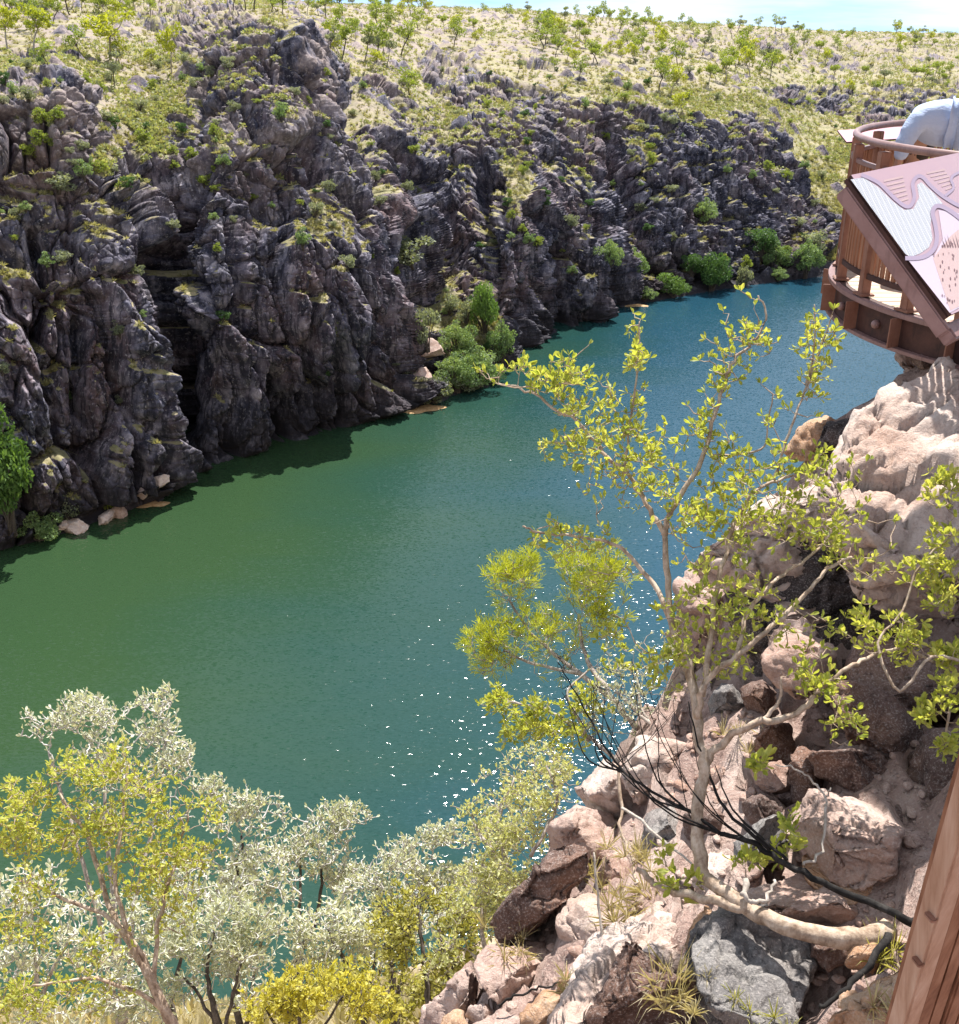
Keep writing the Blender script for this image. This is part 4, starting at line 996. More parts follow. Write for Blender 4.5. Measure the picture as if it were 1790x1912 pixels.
# unseen roof added to throw hard-edged shade over the layered outcrop
rf = bpy.data.objects.new('added_shade_roof', None); COL.objects.link(rf); rf.location = (4.6, 6.6, 57.9); tag(rf, 'unseen flat brown roof on steel posts, added to shade the layered outcrop', 'roof')
def fr(o): o.parent = rf; o.matrix_parent_inverse = Matrix.Translation(-rf.location); return o
bm = bmesh.new(); box(bm, (4.8, 6.25, 61.55), 2.05, 1.9, .03); fr(bm_obj('shade_roof_sheet', bm, RUST, None, .004))
for x_, y_ in ((6.5, 4.5), (6.5, 8.0), (4.6, 4.5)):
    bm = bmesh.new(); box(bm, (x_, y_, 59.6), .05, .05, 1.92); fr(bm_obj('post', bm, RUST, None, .004))
# ------------------------------------------------------------------ interpretive signs
def ink(name, c1, c2=None, herring=False):
    M = NT(name, .35, .5); n = M.noise(M.pos(), 9, 4, .6)
    c = M.mix(n, c1, c2 or tuple(q*.86 for q in c1))
    if herring:
        uv = M.n('TexCoord').outputs['UV']; sp = M.n('SeparateXYZ'); M.put(sp.inputs[0], uv); u, v = sp.outputs[0], sp.outputs[1]
        w2 = M.math('ADD', M.math('MULTIPLY', u, .9), M.math('MULTIPLY', v, .42)); t2 = M.math('SUBTRACT', M.math('MULTIPLY', v, .9), M.math('MULTIPLY', u, .42))
        hx = M.math('PINGPONG', w2, .016)
        hb = M.math('GREATER_THAN', M.math('SINE', M.math('MULTIPLY', M.math('ADD', t2, M.math('MULTIPLY', hx, 1.3)), 760.0)), -.1)
        gap = M.math('GREATER_THAN', hx, .0022)
        c = M.mix(M.math('MULTIPLY', hb, gap), (.60, .61, .66), (.27, .31, .35))
    M.col(c); M.b.inputs['Coat Weight'].default_value = .35; M.b.inputs['Coat Roughness'].default_value = .3
    return M.m
ART = ink('pink_print', (.40, .285, .345), (.45, .32, .36))
INKS = [ink('lilac_print', (.36, .295, .40)), ink('herringbone_print', (.5, .5, .5), None, True), ink('pale_lilac_print', (.52, .46, .57), (.56, .47, .54)), ink('peach_print', (.55, .40, .39)), ink('rose_stripe_print', (.50, .37, .38)), ink('brown_dot_print', (.16, .08, .09))]
def artwork(TL, n, ex, ey, fx):
    """printed shapes laid on the panel: each layer a real thin sheet"""
    V, F, MI, UV = [], [], [], []
    def on(px, py, h):
        d0 = (P(px, py, 2)-Vector((0, 0, H))).normalized(); c0 = Vector((0, 0, H)); t = (TL+n*h-c0).dot(n)/d0.dot(n); return c0+d0*t
    def poly(pts, mi, h):
        b = len(V)
        for q in pts:
            w_ = on(q[0], q[1], .0145+h); V.append(w_[:]); r_ = w_-TL; UV.append((r_.dot(ex), r_.dot(ey)))
        F.append(tuple(range(b, b+len(pts)))); MI.append(mi)
    def band(pts, w_, mi, h):
        p = [np.array(q, float) for q in pts]; sp_ = spline([np.r_[q, 0] for q in p], 5); L_ = []
        for i, q in enumerate(sp_):
            t = sp_[min(i+1, len(sp_)-1)]-sp_[max(i-1, 0)]; t = t/np.linalg.norm(t); nn = np.array([-t[1], t[0], 0])
            L_.append((q+nn*w_/2, q-nn*w_/2))
        for (a, b), (c, d) in zip(L_, L_[1:]): poly([a[:2], b[:2], d[:2], c[:2]], mi, h)
    herr = [(1588,335),(1612,331),(1640,350),(1668,377),(1688,392),(1705,390),(1716,368),(1712,345),(1720,340),(1745,362),(1760,380),(1742,388),(1737,420),(1741,446),(1734,462),(1718,473),(1700,480),(1690,474)]
    poly(herr, 1, .0004)
    poly([(1696,486),(1745,476),(1760,446),(1752,392),(1790,398),(1850,430),(1850,560),(1795,572),(1773,584)], 2, .0008)
    poly([(1742,482),(1775,440),(1800,420),(1848,440),(1848,556),(1795,570),(1774,580)], 3, .0012)
    band([(1608,326),(1640,341),(1668,368),(1688,384),(1700,384),(1707,368),(1704,343),(1712,330),(1723,331),(1739,348),(1763,368),(1800,388),(1850,400)], 7, 0, .0016)
    band([(1850,300),(1790,322),(1776,334),(1780,351),(1764,366)], 5, 0, .0020)
    band([(1690,482),(1722,480),(1742,467),(1749,446),(1746,419),(1741,398),(1746,386),(1757,385),(1776,395),(1810,420),(1850,440)], 8, 0, .0024)
    for i in range(6):
        x0 = 1650+i*6; y0 = 336+i*7.5; poly([(x0, y0), (x0+36-i*4, y0-8+i*.6), (x0+36-i*4, y0-4+i*.6), (x0, y0+4)], 4, .0006)
        x0 = 1730+i*7; y0 = 322+i*6; poly([(x0, y0), (x0+34-i*3, y0-7), (x0+34-i*3, y0-3.4), (x0, y0+3.4)], 4, .0006)
    rg = np.random.default_rng(5)
    for i in range(85):
        x, y = rg.uniform(1738, 1830), rg.uniform(452, 566)
        if x-1738 < (y-452)*.2 or y > 575-abs(x-1775)*.1: continue
        r_ = rg.uniform(.9, 2.0); poly([(x+r_*.7*math.cos(t)+.25*r_*math.sin(t), y+r_*1.7*math.sin(t)) for t in np.linspace(0, 6.283, 8)[:-1]], 5, .0028)
    for i in range(9):                                # small drawn grass strokes
        x = 1764+i*5; poly([(x, 462), (x-6, 444-(i % 3)*4), (x+1.6, 461)], 5, .0028)
    me = bpy.data.meshes.new('artwork'); me.from_pydata(V, [], F)
    for m in INKS: me.materials.append(m)
    me.polygons.foreach_set('material_index', MI); ul = me.uv_layers.new(name='UVMap')
    for p in me.polygons:
        for li in p.loop_indices: ul.data[li].uv = UV[me.loops[li].vertex_index]
    me.update(); fx(link('artwork', me))
def sign_panel(TL, BL, TR, name_label, frame=True, thick=.014):
    """flat printed panel; corners in world; BR follows"""
    BR = BL+(TR-TL); ex = (TR-TL).normalized(); ey = (BL-TL); ey = (ey-ex*ey.dot(ex)); n = ex.cross(ey).normalized()
    if n.z < 0: n = -n
    e = bpy.data.objects.new('information_sign', None); COL.objects.link(e); e.location = (BL+BR)/2; tag(e, name_label, 'sign')
    def fx(o): o.parent = e; o.matrix_parent_inverse = Matrix.Translation(-e.location); return o
    V = [TL, TR, BR, BL]; top = [v+n*thick for v in V]
    me = bpy.data.meshes.new('panel'); me.from_pydata([v[:] for v in top+V], [], [(0,1,2,3),(7,6,5,4),(0,4,5,1),(1,5,6,2),(2,6,7,3),(3,7,4,0)])
    me.materials.append(ART); me.materials.append(RUSTD)
    ul = me.uv_layers.new(name='UVMap'); uvs = {0: (0, 1), 1: (1, 1), 2: (1, 0), 3: (0, 0)}
    for p in me.polygons:
        p.material_index = 0 if p.index == 0 else 1
        for li in p.loop_indices:
            ul.data[li].uv = uvs[me.loops[li].vertex_index % 4]
    me.update(); me.validate(); fx(link('panel', me)); return e, fx, n, ex
TL, BL = P(1583, 332, 3.62), P(1770, 592, 3.52)
dirx = Vector((.667, .72, 0)).normalized()
TR = TL+dirx*1.7
e_, fx, n_, ex_ = sign_panel(TL, BL, TR, 'tilted information sign printed with a lilac zigzag river and herringbone pattern, nearest the camera')
ey_ = (BL-TL).normalized()
artwork(TL, n_, ex_, ey_, fx)
bm = bmesh.new(); L = (BL-TL).length                  # side arm of the frame, folded at the foot
box(bm, (TL+BL)/2-n_*.042+ey_*.03, .012, L/2+.01, .026, (ex_, ey_, n_)); fx(bm_obj('side_arm', bm, RAILM, None, .006))
bm = bmesh.new(); foot = BL+ey_*.045-n_*.042
box(bm, foot+ex_*.85, .85, .03, .026, (ex_, ey_, n_)); fx(bm_obj('front_rail', bm, RAILM, None, .006))
bm = bmesh.new(); box(bm, (TL+BL)/2-n_*.009+ey_*.0+ex_*.004, .010, L/2, .0085, (ex_, ey_, n_)); fx(bm_obj('edge_strip', bm, RUSTD, None, .002))
for t_ in (1.6,):
    p = TL.lerp(BL, .55)+ex_*t_-n_*.09; bm = bmesh.new(); box(bm, Vector((p.x, p.y, (p.z+57.9)/2-.05)), .025, .025, (p.z-57.9)/2); fx(bm_obj('leg', bm, RUST, None, .004))
# far sign beyond the lookout rail
_art0 = ART; ART = ink('faded_pink_print', (.40, .19, .24), (.46, .26, .30)); ART.node_tree.nodes['Principled BSDF'].inputs['Roughness'].default_value = .8; ART.node_tree.nodes['Principled BSDF'].inputs['Coat Weight'].default_value = 0
TL2, TR2 = P(1563, 246, 10.4), P(1700, 238, 10.9)
BL2 = P(1580, 268, 9.75)
e2, fx2, n2_, ex2 = sign_panel(TL2, BL2, TR2+(TR2-TL2)*.8, 'pink information sign mounted outside the far rail of the round lookout')
for t_ in (.15, 1.0):
    p = BL2+ex2*t_; bm = bmesh.new(); box(bm, Vector((p.x, p.y, (p.z+ZF-.4)/2)), .02, .02, (p.z-ZF+.4)/2-.01); fx2(bm_obj('leg', bm, RUST, None, .003))

# ------------------------------------------------------------------ timber post of the near balustrade
pst = bpy.data.objects.new('balustrade', None); COL.objects.link(pst); pst.location = P(1745, 1912, 1.35)
tag(pst, 'close timber balustrade boards cut by the bottom right corner, lit pale on the edge', 'railing')
def fxp(o): o.parent = pst; o.matrix_parent_inverse = Matrix.Translation(-pst.location); return o
b0 = P(1672, 1912, 1.62); ax = Vector((1, .25, 0)).normalized(); ay = Vector((-ax.y, ax.x, 0)); up = Vector((0, 0, 1))
# board edge line must pass picture points (1790,1450) and (1670,1912)
q0 = P(1790, 1500, 1.30); 
upd = (q0-b0).normalized()
def board(c, hw, hd, l0=-.5, l1=.75, mat=WOODR, name='batten'):
    bm = bmesh.new(); box(bm, c+upd*(l0+l1)/2, hw, hd, (l1-l0)/2, (ax, ay, upd)); return fxp(bm_obj(name, bm, mat, None, .003))
WOODP = wood('sunlit_edge_timber', (.30, .16, .10), (.44, .27, .19), (.54, .37, .28))  # sun on the board edge painted as a paler timber
board(b0+ax*.013, .013, .018, -.5, .9, WOODP, 'edge_board')
for k_ in range(5):
    board(b0+ax*(.0385+.0255*k_)+ay*(.020+.004*(k_ % 2)), .0118, .032, -.5, .9, WOODR, 'batten')
for v_ in (.19, .30):
    bm = bmesh.new(); box(bm, b0+upd*v_-ax*.003-ay*.010, .005, .009, .004, (ax, ay, upd)); fxp(bm_obj('bracket', bm, RUST, None, .002))

# ------------------------------------------------------------------ person leaning over the rail
def skin_mesh(name, joints, edges, mat, sub=2, root=0):
    me = bpy.data.meshes.new(name); me.from_pydata([j[0] for j in joints], edges, []); o = bpy.data.objects.new(name, me); COL.objects.link(o)
    md = o.modifiers.new('skin', 'SKIN'); md.use_smooth_shade = True
    sv = me.skin_vertices[0].data
    for i, (c, r) in enumerate(joints): sv[i].radius = (r if hasattr(r, '__len__') else (r, r)); sv[i].use_root = (i == root)
    s = o.modifiers.new('sub', 'SUBSURF'); s.levels = s.render_levels = sub
    dg = bpy.context.evaluated_depsgraph_get(); ev = o.evaluated_get(dg); m2 = bpy.data.meshes.new_from_object(ev)
    bpy.data.objects.remove(o); bpy.data.meshes.remove(me); m2.name = name; m2.materials.clear(); m2.materials.append(mat)
    for p in m2.polygons: p.use_smooth = True
    return m2
def cloth(name, c1, c2):
    M = NT(name, .85, .15); n = M.noise(M.pos((1, 1, 1)), 5, 4, .6); n2 = M.noise(M.pos((3, 3, 9)), 4, 4, .6, 1.2)
    M.col(M.mix(n, c1, c2)); M.bump(M.math('ADD', M.math('MULTIPLY', n2, 1.0), M.math('MULTIPLY', n, .5)), .5, .02); return M.m
SHIRT = cloth('pale_blue_shirt', (.36, .44, .62), (.46, .53, .68)); TROU = cloth('navy_trousers', (.012, .014, .03), (.02, .024, .045))
SKINM = NT('skin', .55, .3); SKINM.col(SKINM.mix(SKINM.noise(SKINM.pos(), 14, 4, .6), (.36, .20, .14), (.46, .27, .19))); SKINM = SKINM.m
HAIR = NT('hair', .6, .3); HAIR.col((.03, .02, .015)); HAIR = HAIR.m
dP = 8.3
def W(px, py, d): return tuple(P(px, py, d))
hip = Vector(W(1852, 262, 8.35)); chest = Vector(W(1754, 229, 8.45)); neck = Vector(W(1722, 250, 8.75)); head = Vector(W(1712, 284, 8.92))
# shoulders either side
shL = Vector(W(1714, 224, 8.33)); shR = Vector(W(1738, 222, 8.95)); elL = Vector(W(1690, 262, 8.36)); haL = Vector(W(1678, 300, 8.45)); elR = Vector(W(1718, 262, 9.2)); haR = Vector(W(1702, 296, 9.3))
kneeL = hip+Vector((.02, -.10, -.44)); footL = Vector((hip.x+.05, hip.y-.12, ZF+.07)); kneeR = hip+Vector((.10, .14, -.44)); footR = Vector((hip.x+.16, hip.y+.18, ZF+.07))
body = bpy.data.objects.new('person', None); COL.objects.link(body); body.location = (footL.x, footL.y, ZF)
tag(body, 'person in pale blue shirt and dark trousers bending forward over the lookout rail', 'person')
def fb(me, nm):
    o = link(nm, me); o.parent = body; o.matrix_parent_inverse = Matrix.Translation(-body.location); return o
mid = (hip+chest)/2+Vector((0, 0, .035))
# bare body: head, neck, torso core, arms and legs in one surface
J = [(hip, .13), (mid, .12), (chest, .13), (neck, .06), (head, (.085, .10)), (head+(head-neck).normalized()*.10, .07),
     (shL, .06), (elL, .042), (haL, .03), (shR, .06), (elR, .042), (haR, .03), (kneeL, .06), (footL, .04), (kneeR, .06), (footR, .04), (footL+Vector((-.16, 0, -.03)), .03), (footR+Vector((-.16, 0, -.03)), .03)]
E = [(0,1),(1,2),(2,3),(3,4),(4,5),(2,6),(6,7),(7,8),(2,9),(9,10),(10,11),(0,12),(12,13),(0,14),(14,15),(13,16),(15,17)]
# fingers curled over the rail
fj = []
for hnd, el in ((8, elL), (11, elR)):
    base = Vector(J[hnd][0]); dr = (base-el).normalized(); sd = dr.cross(Vector((0, 1, 0))).normalized()
    palm = base+dr*.05; J.append((palm, (.038, .018))); E.append((hnd, len(J)-1)); pi = len(J)-1
    for q in range(4):
        k1 = palm+dr*(.045+.006*(1.5-abs(q-1.5)))+Vector((0, 1, 0))*(q-1.5)*.02; k2 = k1+dr*.022-sd*.018
        J.append((k1, .009)); J.append((k2, .008)); E += [(pi, len(J)-2), (len(J)-2, len(J)-1)]
    th = palm-dr*.01+Vector((0, -.045, 0)); J.append((th, .010)); J.append((th+dr*.028, .008)); E += [(pi, len(J)-2), (len(J)-2, len(J)-1)]
J = [(tuple(a), b) for a, b in J]
fb(skin_mesh('body', J, E, SKINM), 'body')
# shirt: hangs loose from the back, sleeves to the wrist
hem = hip.lerp(chest, -.02)
J = [(tuple(hem), (.175, .17)), (tuple(mid+Vector((0, 0, .02))), (.205, .20)), (tuple(chest+Vector((0, 0, .0))), (.205, .19)), (tuple(neck), (.085, .075)),
     (tuple(shL), .088), (tuple(elL), .066), (tuple(haL+(elL-haL)*.06), .048), (tuple(shR), .088), (tuple(elR), .066), (tuple(haR+(elR-haR)*.06), .048),
     (tuple(chest+Vector((.02, -.06, -.11))), .11)]
E = [(0,1),(1,2),(2,3),(2,4),(4,5),(5,6),(2,7),(7,8),(8,9),(1,10)]
me = skin_mesh('shirt', J, E, SHIRT, 3)
nv = len(me.vertices); co = np.empty(nv*3, np.float32); me.vertices.foreach_get('co', co); co = co.reshape(-1, 3).astype(float); no = np.empty(nv*3, np.float32); me.vertices.foreach_get('normal', no); no = no.reshape(-1, 3)
wr = fbm(co*np.array([9, 9, 5])+2, 3, 41)*.007 + (1-np.abs(fbm(co*np.array([4, 4, 9]), 2, 43))*2)*.010
co = co+no*wr[:, None]; me.vertices.foreach_set('co', co.astype(np.float32).ravel()); me.update(); fb(me, 'shirt')
J = [(tuple(hip+Vector((.03, 0, -.02))), (.155, .15)), (tuple(hip+Vector((.0, -.07, -.12))), .105), (tuple(kneeL), .08), (tuple(footL+Vector((0, 0, .06))), .06), (tuple(hip+Vector((.05, .09, -.12))), .105), (tuple(kneeR), .08), (tuple(footR+Vector((0, 0, .06))), .06), (tuple(hip.lerp(chest, .40)+Vector((0, -.02, -.15))), (.13, .12))]
E = [(0,1),(1,2),(2,3),(0,4),(4,5),(5,6),(0,7)]
fb(skin_mesh('trousers', J, E, TROU, 2), 'trousers')
hd = bmesh.new(); bmesh.ops.create_uvsphere(hd, u_segments=24, v_segments=16, radius=.105); bmesh.ops.translate(hd, verts=hd.verts, vec=head+Vector((.02, -.01, .035))); fb(bm_obj('hair', hd, HAIR, None, 0, True).data, 'hair'); bpy.data.objects.remove(bpy.data.objects['hair']) if False else None
for o in list(scene.objects):
    if o.name.startswith('hair') and o.parent is None: bpy.data.objects.remove(o)
for f_ in (footL, footR):
    bm = bmesh.new(); box(bm, f_+Vector((-.07, 0, -.02)), .14, .05, .05); fb(bm_obj('shoe_tmp', bm, TROU, None, .03, True).data, 'shoe')
for o in list(scene.objects):
    if o.name.startswith('shoe_tmp'): bpy.data.objects.remove(o)
# ================================================================== NEAR PLANTS
def leaf_mesh(name, pos, dirs, size, mat, width=.5, rg=None, fold=.25, tint=None):
    """folded obovate leaves: 6 verts, 2 quads each"""
    rg = rg or rng; n = len(pos); a = dirs/np.linalg.norm(dirs, axis=1, keepdims=True)
    r = rg.normal(size=(n, 3)); b = np.cross(a, r); b /= np.linalg.norm(b, axis=1, keepdims=True); c = np.cross(a, b)
    s = (size*(.65+.6*rg.random(n)))[:, None]; wv = b*s*width*.5; up = c*s*width*.5*fold
    base, m1, tip = pos, pos+a*s*.6, pos+a*s-c*s*.08
    V = np.stack([base, m1*1.0+wv+up-a*s*.02, pos+a*s*.93+wv*.55+up*.5, tip, pos+a*s*.93-wv*.55+up*.5, m1-wv+up-a*s*.02, m1], 1).reshape(-1, 3)
    o_ = np.arange(n)[:, None]*7
    F = np.concatenate([o_+np.array([[0, 6, 2, 1]]), o_+np.array([[0, 5, 4, 6]]), o_+np.array([[6, 3, 2, 2]]), o_+np.array([[6, 4, 3, 3]])])
    F = [tuple(dict.fromkeys(f)) for f in F.tolist()]
    t = np.repeat(rg.random(n) if tint is None else tint, 7)
    return mesh_np(name, V, F, mat, False, {'tint': t})
def grow(kind, label, cat, branches, blobs, tips, leaf, lsize, lwid, per, bark, leafmat, seed, rscale=1.0, reach=None, upb=.5, twig_px=2.2, group=None, spray=.5, part_names=('trunk', 'twigs', 'crown'), extra_leafless=0, gap=42.0, twig_mat=None):
    """branches: [([(px,py,d)..], r0px, r1px)] traced limbs; blobs: [(px,py,rx,ry,d,weight)] where the leafy tips sit"""
    rg = np.random.default_rng(seed); T = Tube(); nodes = []
    for pts, r0, r1 in branches:
        p3 = spline([np.array(P(*q)) for q in pts], 5, .0, rg); n = len(p3)
        dm = pts[len(pts)//2][2]/FPX
        for i in range(1, n-1): p3[i] = p3[i]+rg.normal(size=3)*min(r0, 6)*dm*.30
        T.add(p3, [(r0+(r1-r0)*(i/(n-1))**.8)*dm for i in range(n)], None, 8 if r0 > 8 else 6, .10)
        nodes += p3[n//3:] if len(branches) > 1 and r0 > 8 else p3[1:]
    nodes = [np.array(q) for q in nodes]; dirs = [np.array([0, 0, 1.])]*len(nodes); gen = [0]*len(nodes)
    W_ = np.array([b[5] for b in blobs], float); W_ /= W_.sum(); tp = []
    for i in range(tips):
        for _try in range(6):
            b = blobs[rg.choice(len(blobs), p=W_)]; v = rg.normal(size=3); v /= np.linalg.norm(v); v *= rg.random()**.5*rg.uniform(.85, 1.25)
            gq = fbm(np.array([[(b[0]+v[0]*b[2])/gap, (b[1]+v[1]*b[3])/gap, v[2]*1.2+seed]]), 2, seed)[0]
            if gq > -.06: break
        dd = b[4]+v[2]*(b[2]+b[3])*.5*b[4]/FPX*1.1
        tp.append(np.array(P(b[0]+v[0]*b[2], b[1]+v[1]*b[3], dd)))
    NA = np.array(nodes); todo = [(min(np.linalg.norm(NA-t, axis=1)), i) for i, t in enumerate(tp)]; todo.sort()
    TW = Tube(); lp, ld, lt = [], [], []; NL = list(nodes); arr = np.empty((len(nodes)+tips*3, 3)); arr[:len(nodes)] = NA; cnt = len(nodes)
    for _, i in todo:
        t = tp[i]; d_ = np.linalg.norm(arr[:cnt]-t-np.array([0, 0, .25])*0, axis=1)+np.maximum(arr[:cnt, 2]-t[2], 0)*upb
        j = int(np.argmin(d_)); p0 = arr[j]; L = np.linalg.norm(t-p0)
        if L < 1e-4: continue
        m = (p0+t)/2+rg.normal(size=3)*L*.10+np.array([0, 0, -L*.08]); m2 = (p0*.25+t*.75)+rg.normal(size=3)*L*.05
        depth = b[4] if False else 1.0
        dcam = (t[1]*cP-(t[2]-H)*sP); r = twig_px*dcam/FPX*(.6+.7*min(L/(120*dcam/FPX), 1.6))
        TW.add([p0, m, m2, t], [r, r*.75, r*.55, r*.35], None, 4, 0, False)
        arr[cnt] = m; arr[cnt+1] = m2; arr[cnt+2] = t; cnt += 3
        if rg.random() < extra_leafless: continue
        ax_ = (t-m)/max(np.linalg.norm(t-m), 1e-6); k = max(2, int(per*rg.uniform(.6, 1.3))); ct = rg.random()
        for q in range(k):
            f = rg.random()**.6; base = m2+(t-m2)*f if L < 60*dcam/FPX else t-ax_*lsize*1.6*(1-f)
            dv = ax_*spray+rg.normal(size=3)*.55+np.array([0, 0, .45]); lp.append(base); ld.append(dv); lt.append(np.clip(ct*.55+rg.random()*.45, 0, 1))
    e = bpy.data.objects.new(kind, None); COL.objects.link(e)
    b0 = Vector(P(*branches[0][0][0])); e.location = b0; tag(e, label, cat, group)
    def fx(o): o.parent = e; o.matrix_parent_inverse = Matrix.Translation(-b0)
    if twig_mat is not None and TW.n and lp: fx(link(part_names[1], TW.mesh(part_names[1], twig_mat)))
    else: b_ = T.n; T.V += TW.V; T.F += [tuple(q+b_ for q in f) for f in TW.F]
    if not lp:
        bpy.data.objects.remove(e); me = T.mesh(kind, bark); return tag(link(kind, me), label, cat, group)
    fx(link(part_names[0], T.mesh(part_names[0], bark)))
    if lp: fx(link(part_names[2], leaf_mesh(part_names[2], np.array(lp), np.array(ld), lsize, leafmat, lwid, rg, tint=np.array(lt))))
    return e
L_MAIN = leaf_mat('yellow_green_leaves', (.19, .25, .05), (.43, .47, .11), .5, .45, (.58, .56, .19))
L_WHITE = leaf_mat('silvery_leaves', (.34, .37, .28), (.58, .60, .48), .3, .45, (.74, .74, .66))
L_GOLD = leaf_mat('golden_leaves', (.30, .30, .05), (.54, .50, .09), .45, .5, (.62, .58, .20))
L_PALEM = leaf_mat('pale_lime_leaves', (.34, .37, .16), (.56, .58, .30), .4, .5, (.72, .72, .56))
L_STRAWY = leaf_mat('straw_yellow_leaves', (.26, .27, .07), (.46, .45, .14), .45, .5, (.60, .56, .30))
L_NEED = leaf_mat('lime_needles', (.30, .36, .04), (.60, .62, .10), .5, .5)
BARK_WHITE = bark_mat('bleached_wood', (.24, .20, .17), (.42, .37, .32), (.56, .51, .46))
BARK_SILV = bark_mat('silvery_twigs', (.30, .28, .26), (.52, .50, .47), (.66, .64, .60))

grow('ledge_tree', 'spindly tree with yellow-green oval leaves and tan trunk rising from a log on the ledge', 'tree', [
 ([(1660,1738,4.3),(1590,1752,4.25),(1500,1738,4.3),(1420,1708,4.4),(1360,1672,4.5),(1318,1640,4.6)], 21, 13),
 ([(1316,1648,4.6),(1303,1560,4.65),(1306,1480,4.7),(1314,1425,4.7),(1303,1375,4.75),(1297,1310,4.8),(1284,1232,4.85)], 13, 8.5),
 ([(1400,1700,4.42),(1330,1682,4.5),(1262,1668,4.6),(1222,1650,4.65),(1188,1622,4.7)], 10, 5),
 ([(1286,1235,4.85),(1255,1175,4.9),(1246,1078,4.95),(1239,999,5.0),(1212,952,5.05),(1186,904,5.1),(1165,878,5.1),(1128,847,5.2),(1086,794,5.25),(1034,762,5.3),(992,731,5.4),(930,716,5.5)], 7, 2),
 ([(1262,1190,4.9),(1228,1104,5.0),(1186,1051,5.1),(1144,1015,5.1),(1086,1004,5.2),(1007,994,5.2),(976,983,5.2)], 5.5, 1.8),
 ([(1240,1000,5.0),(1254,951,5.0),(1291,894,5.0),(1317,836,5.05),(1338,762,5.1),(1354,710,5.15),(1375,668,5.15),(1412,631,5.2),(1432,589,5.2),(1415,552,5.2)], 6, 1.6),
 ([(1310,1300,4.75),(1325,1200,4.8),(1333,1120,4.8),(1354,1025,4.85),(1375,973,4.9),(1407,920,4.9),(1443,899,5.0),(1478,888,5.0)], 6.5, 2.4),
 ([(1443,899,5.0),(1464,836,5.0),(1485,773,5.05),(1512,705,5.1),(1533,647,5.1),(1554,590,5.1)], 3, 1.2),
 ([(1330,850,5.05),(1420,840,5.1),(1433,794,5.1),(1443,736,5.1)], 2.5, 1.2),
 ([(1505,715,5.1),(1517,673,5.1),(1522,605,5.1),(1520,568,5.1)], 2, 1.1),
 ([(1165,878,5.1),(1176,794,5.2),(1186,726,5.2),(1191,658,5.2),(1194,600,5.2)], 3, 1.1),
 ([(1315,1428,4.7),(1344,1389,4.7),(1407,1352,4.6),(1470,1342,4.6),(1512,1310,4.6),(1533,1284,4.6),(1585,1247,4.6),(1627,1226,4.7),(1690,1213,4.7),(1743,1237,4.7)], 8.5, 2.5),
 ([(1302,1340,4.75),(1320,1270,4.7),(1375,1226,4.7),(1417,1189,4.7),(1470,1142,4.75),(1512,1100,4.8),(1545,1062,4.85),(1590,1041,4.9)], 7, 3),
 ([(1375,1226,4.7),(1396,1146,4.8),(1428,1104,4.8),(1470,1067,4.9),(1501,1046,4.9),(1549,1004,5.0),(1590,965,5.0)], 5, 2),
 ([(1420,1348,4.6),(1454,1310,4.6),(1459,1263,4.6)], 5, 2),
 ], [(1000,700,109,33,5.35,1.3),(1080,720,73,72,5.3,1.2),(1120,780,85,72,5.2,1.6),(1170,860,97,84,5.15,1.8),(1190,680,26,108,5.2,.9),(1060,830,42,60,5.25,.5),(1015,850,19,36,5.25,.25),
  (1350,700,54,72,5.15,.7),(1400,610,61,72,5.2,.8),(1330,800,61,72,5.05,.8),(1440,790,36,72,5.1,.5),(1520,690,34,84,5.1,.6),(1535,610,36,48,5.1,.35),(1255,920,73,72,5.0,.9),(1300,960,85,60,4.95,.8),
  (1060,1000,97,36,5.2,.8),(1130,1060,61,36,5.15,.5),(1440,880,134,60,4.95,2.0),(1400,960,134,72,4.9,1.7),(1330,1060,85,84,4.85,1.0),(1540,900,97,60,4.95,1.1),(1560,1000,122,60,4.95,1.3),(1600,1060,73,60,4.9,.6),
  (1310,1150,85,72,4.8,1.2),(1400,1130,73,60,4.8,.6),(1330,1220,85,60,4.8,1.2),(1240,1250,54,42,4.85,.5),(1520,1270,48,36,4.6,.6),(1575,1330,42,60,4.6,.5),(1500,1180,73,48,4.75,.5),(1690,1200,48,48,4.7,.3),(1150,1180,36,36,5.,.2)],
 1750, 'oval', .038, .46, 4.2, BARK_TAN, L_MAIN, 5, twig_px=1.5)
grow('ledge_tree', 'leafy shrub reaching in from the right frame edge in front of the huge pale boulder', 'tree', [
 ([(1850,1420,4.6),(1830,1260,4.65),(1800,1120,4.7),(1795,980,4.8)], 5, 2),
 ([(1830,1250,4.65),(1740,1225,4.6),(1680,1290,4.6),(1640,1200,4.7),(1685,1141,4.75),(1717,1057,4.8),(1753,1020,4.8),(1795,985,4.8)], 3.4, 1.6),
 ([(1815,1350,4.6),(1780,1300,4.6),(1765,1380,4.6)], 4, 2)],
 [(1760,900,35,30,4.9,.5),(1750,970,45,50,4.8,.9),(1740,1060,55,50,4.8,1.0),(1760,1130,40,60,4.75,1.2),(1700,1180,50,40,4.7,.7),(1770,1220,30,60,4.7,.9),(1770,1310,25,50,4.6,.6),(1730,1330,25,30,4.6,.35),(1765,1390,20,25,4.6,.3),(1620,1170,50,50,4.8,.5)],
 360, 'oval', .040, .45, 5, BARK_TAN, L_MAIN, 6, twig_px=1.4)
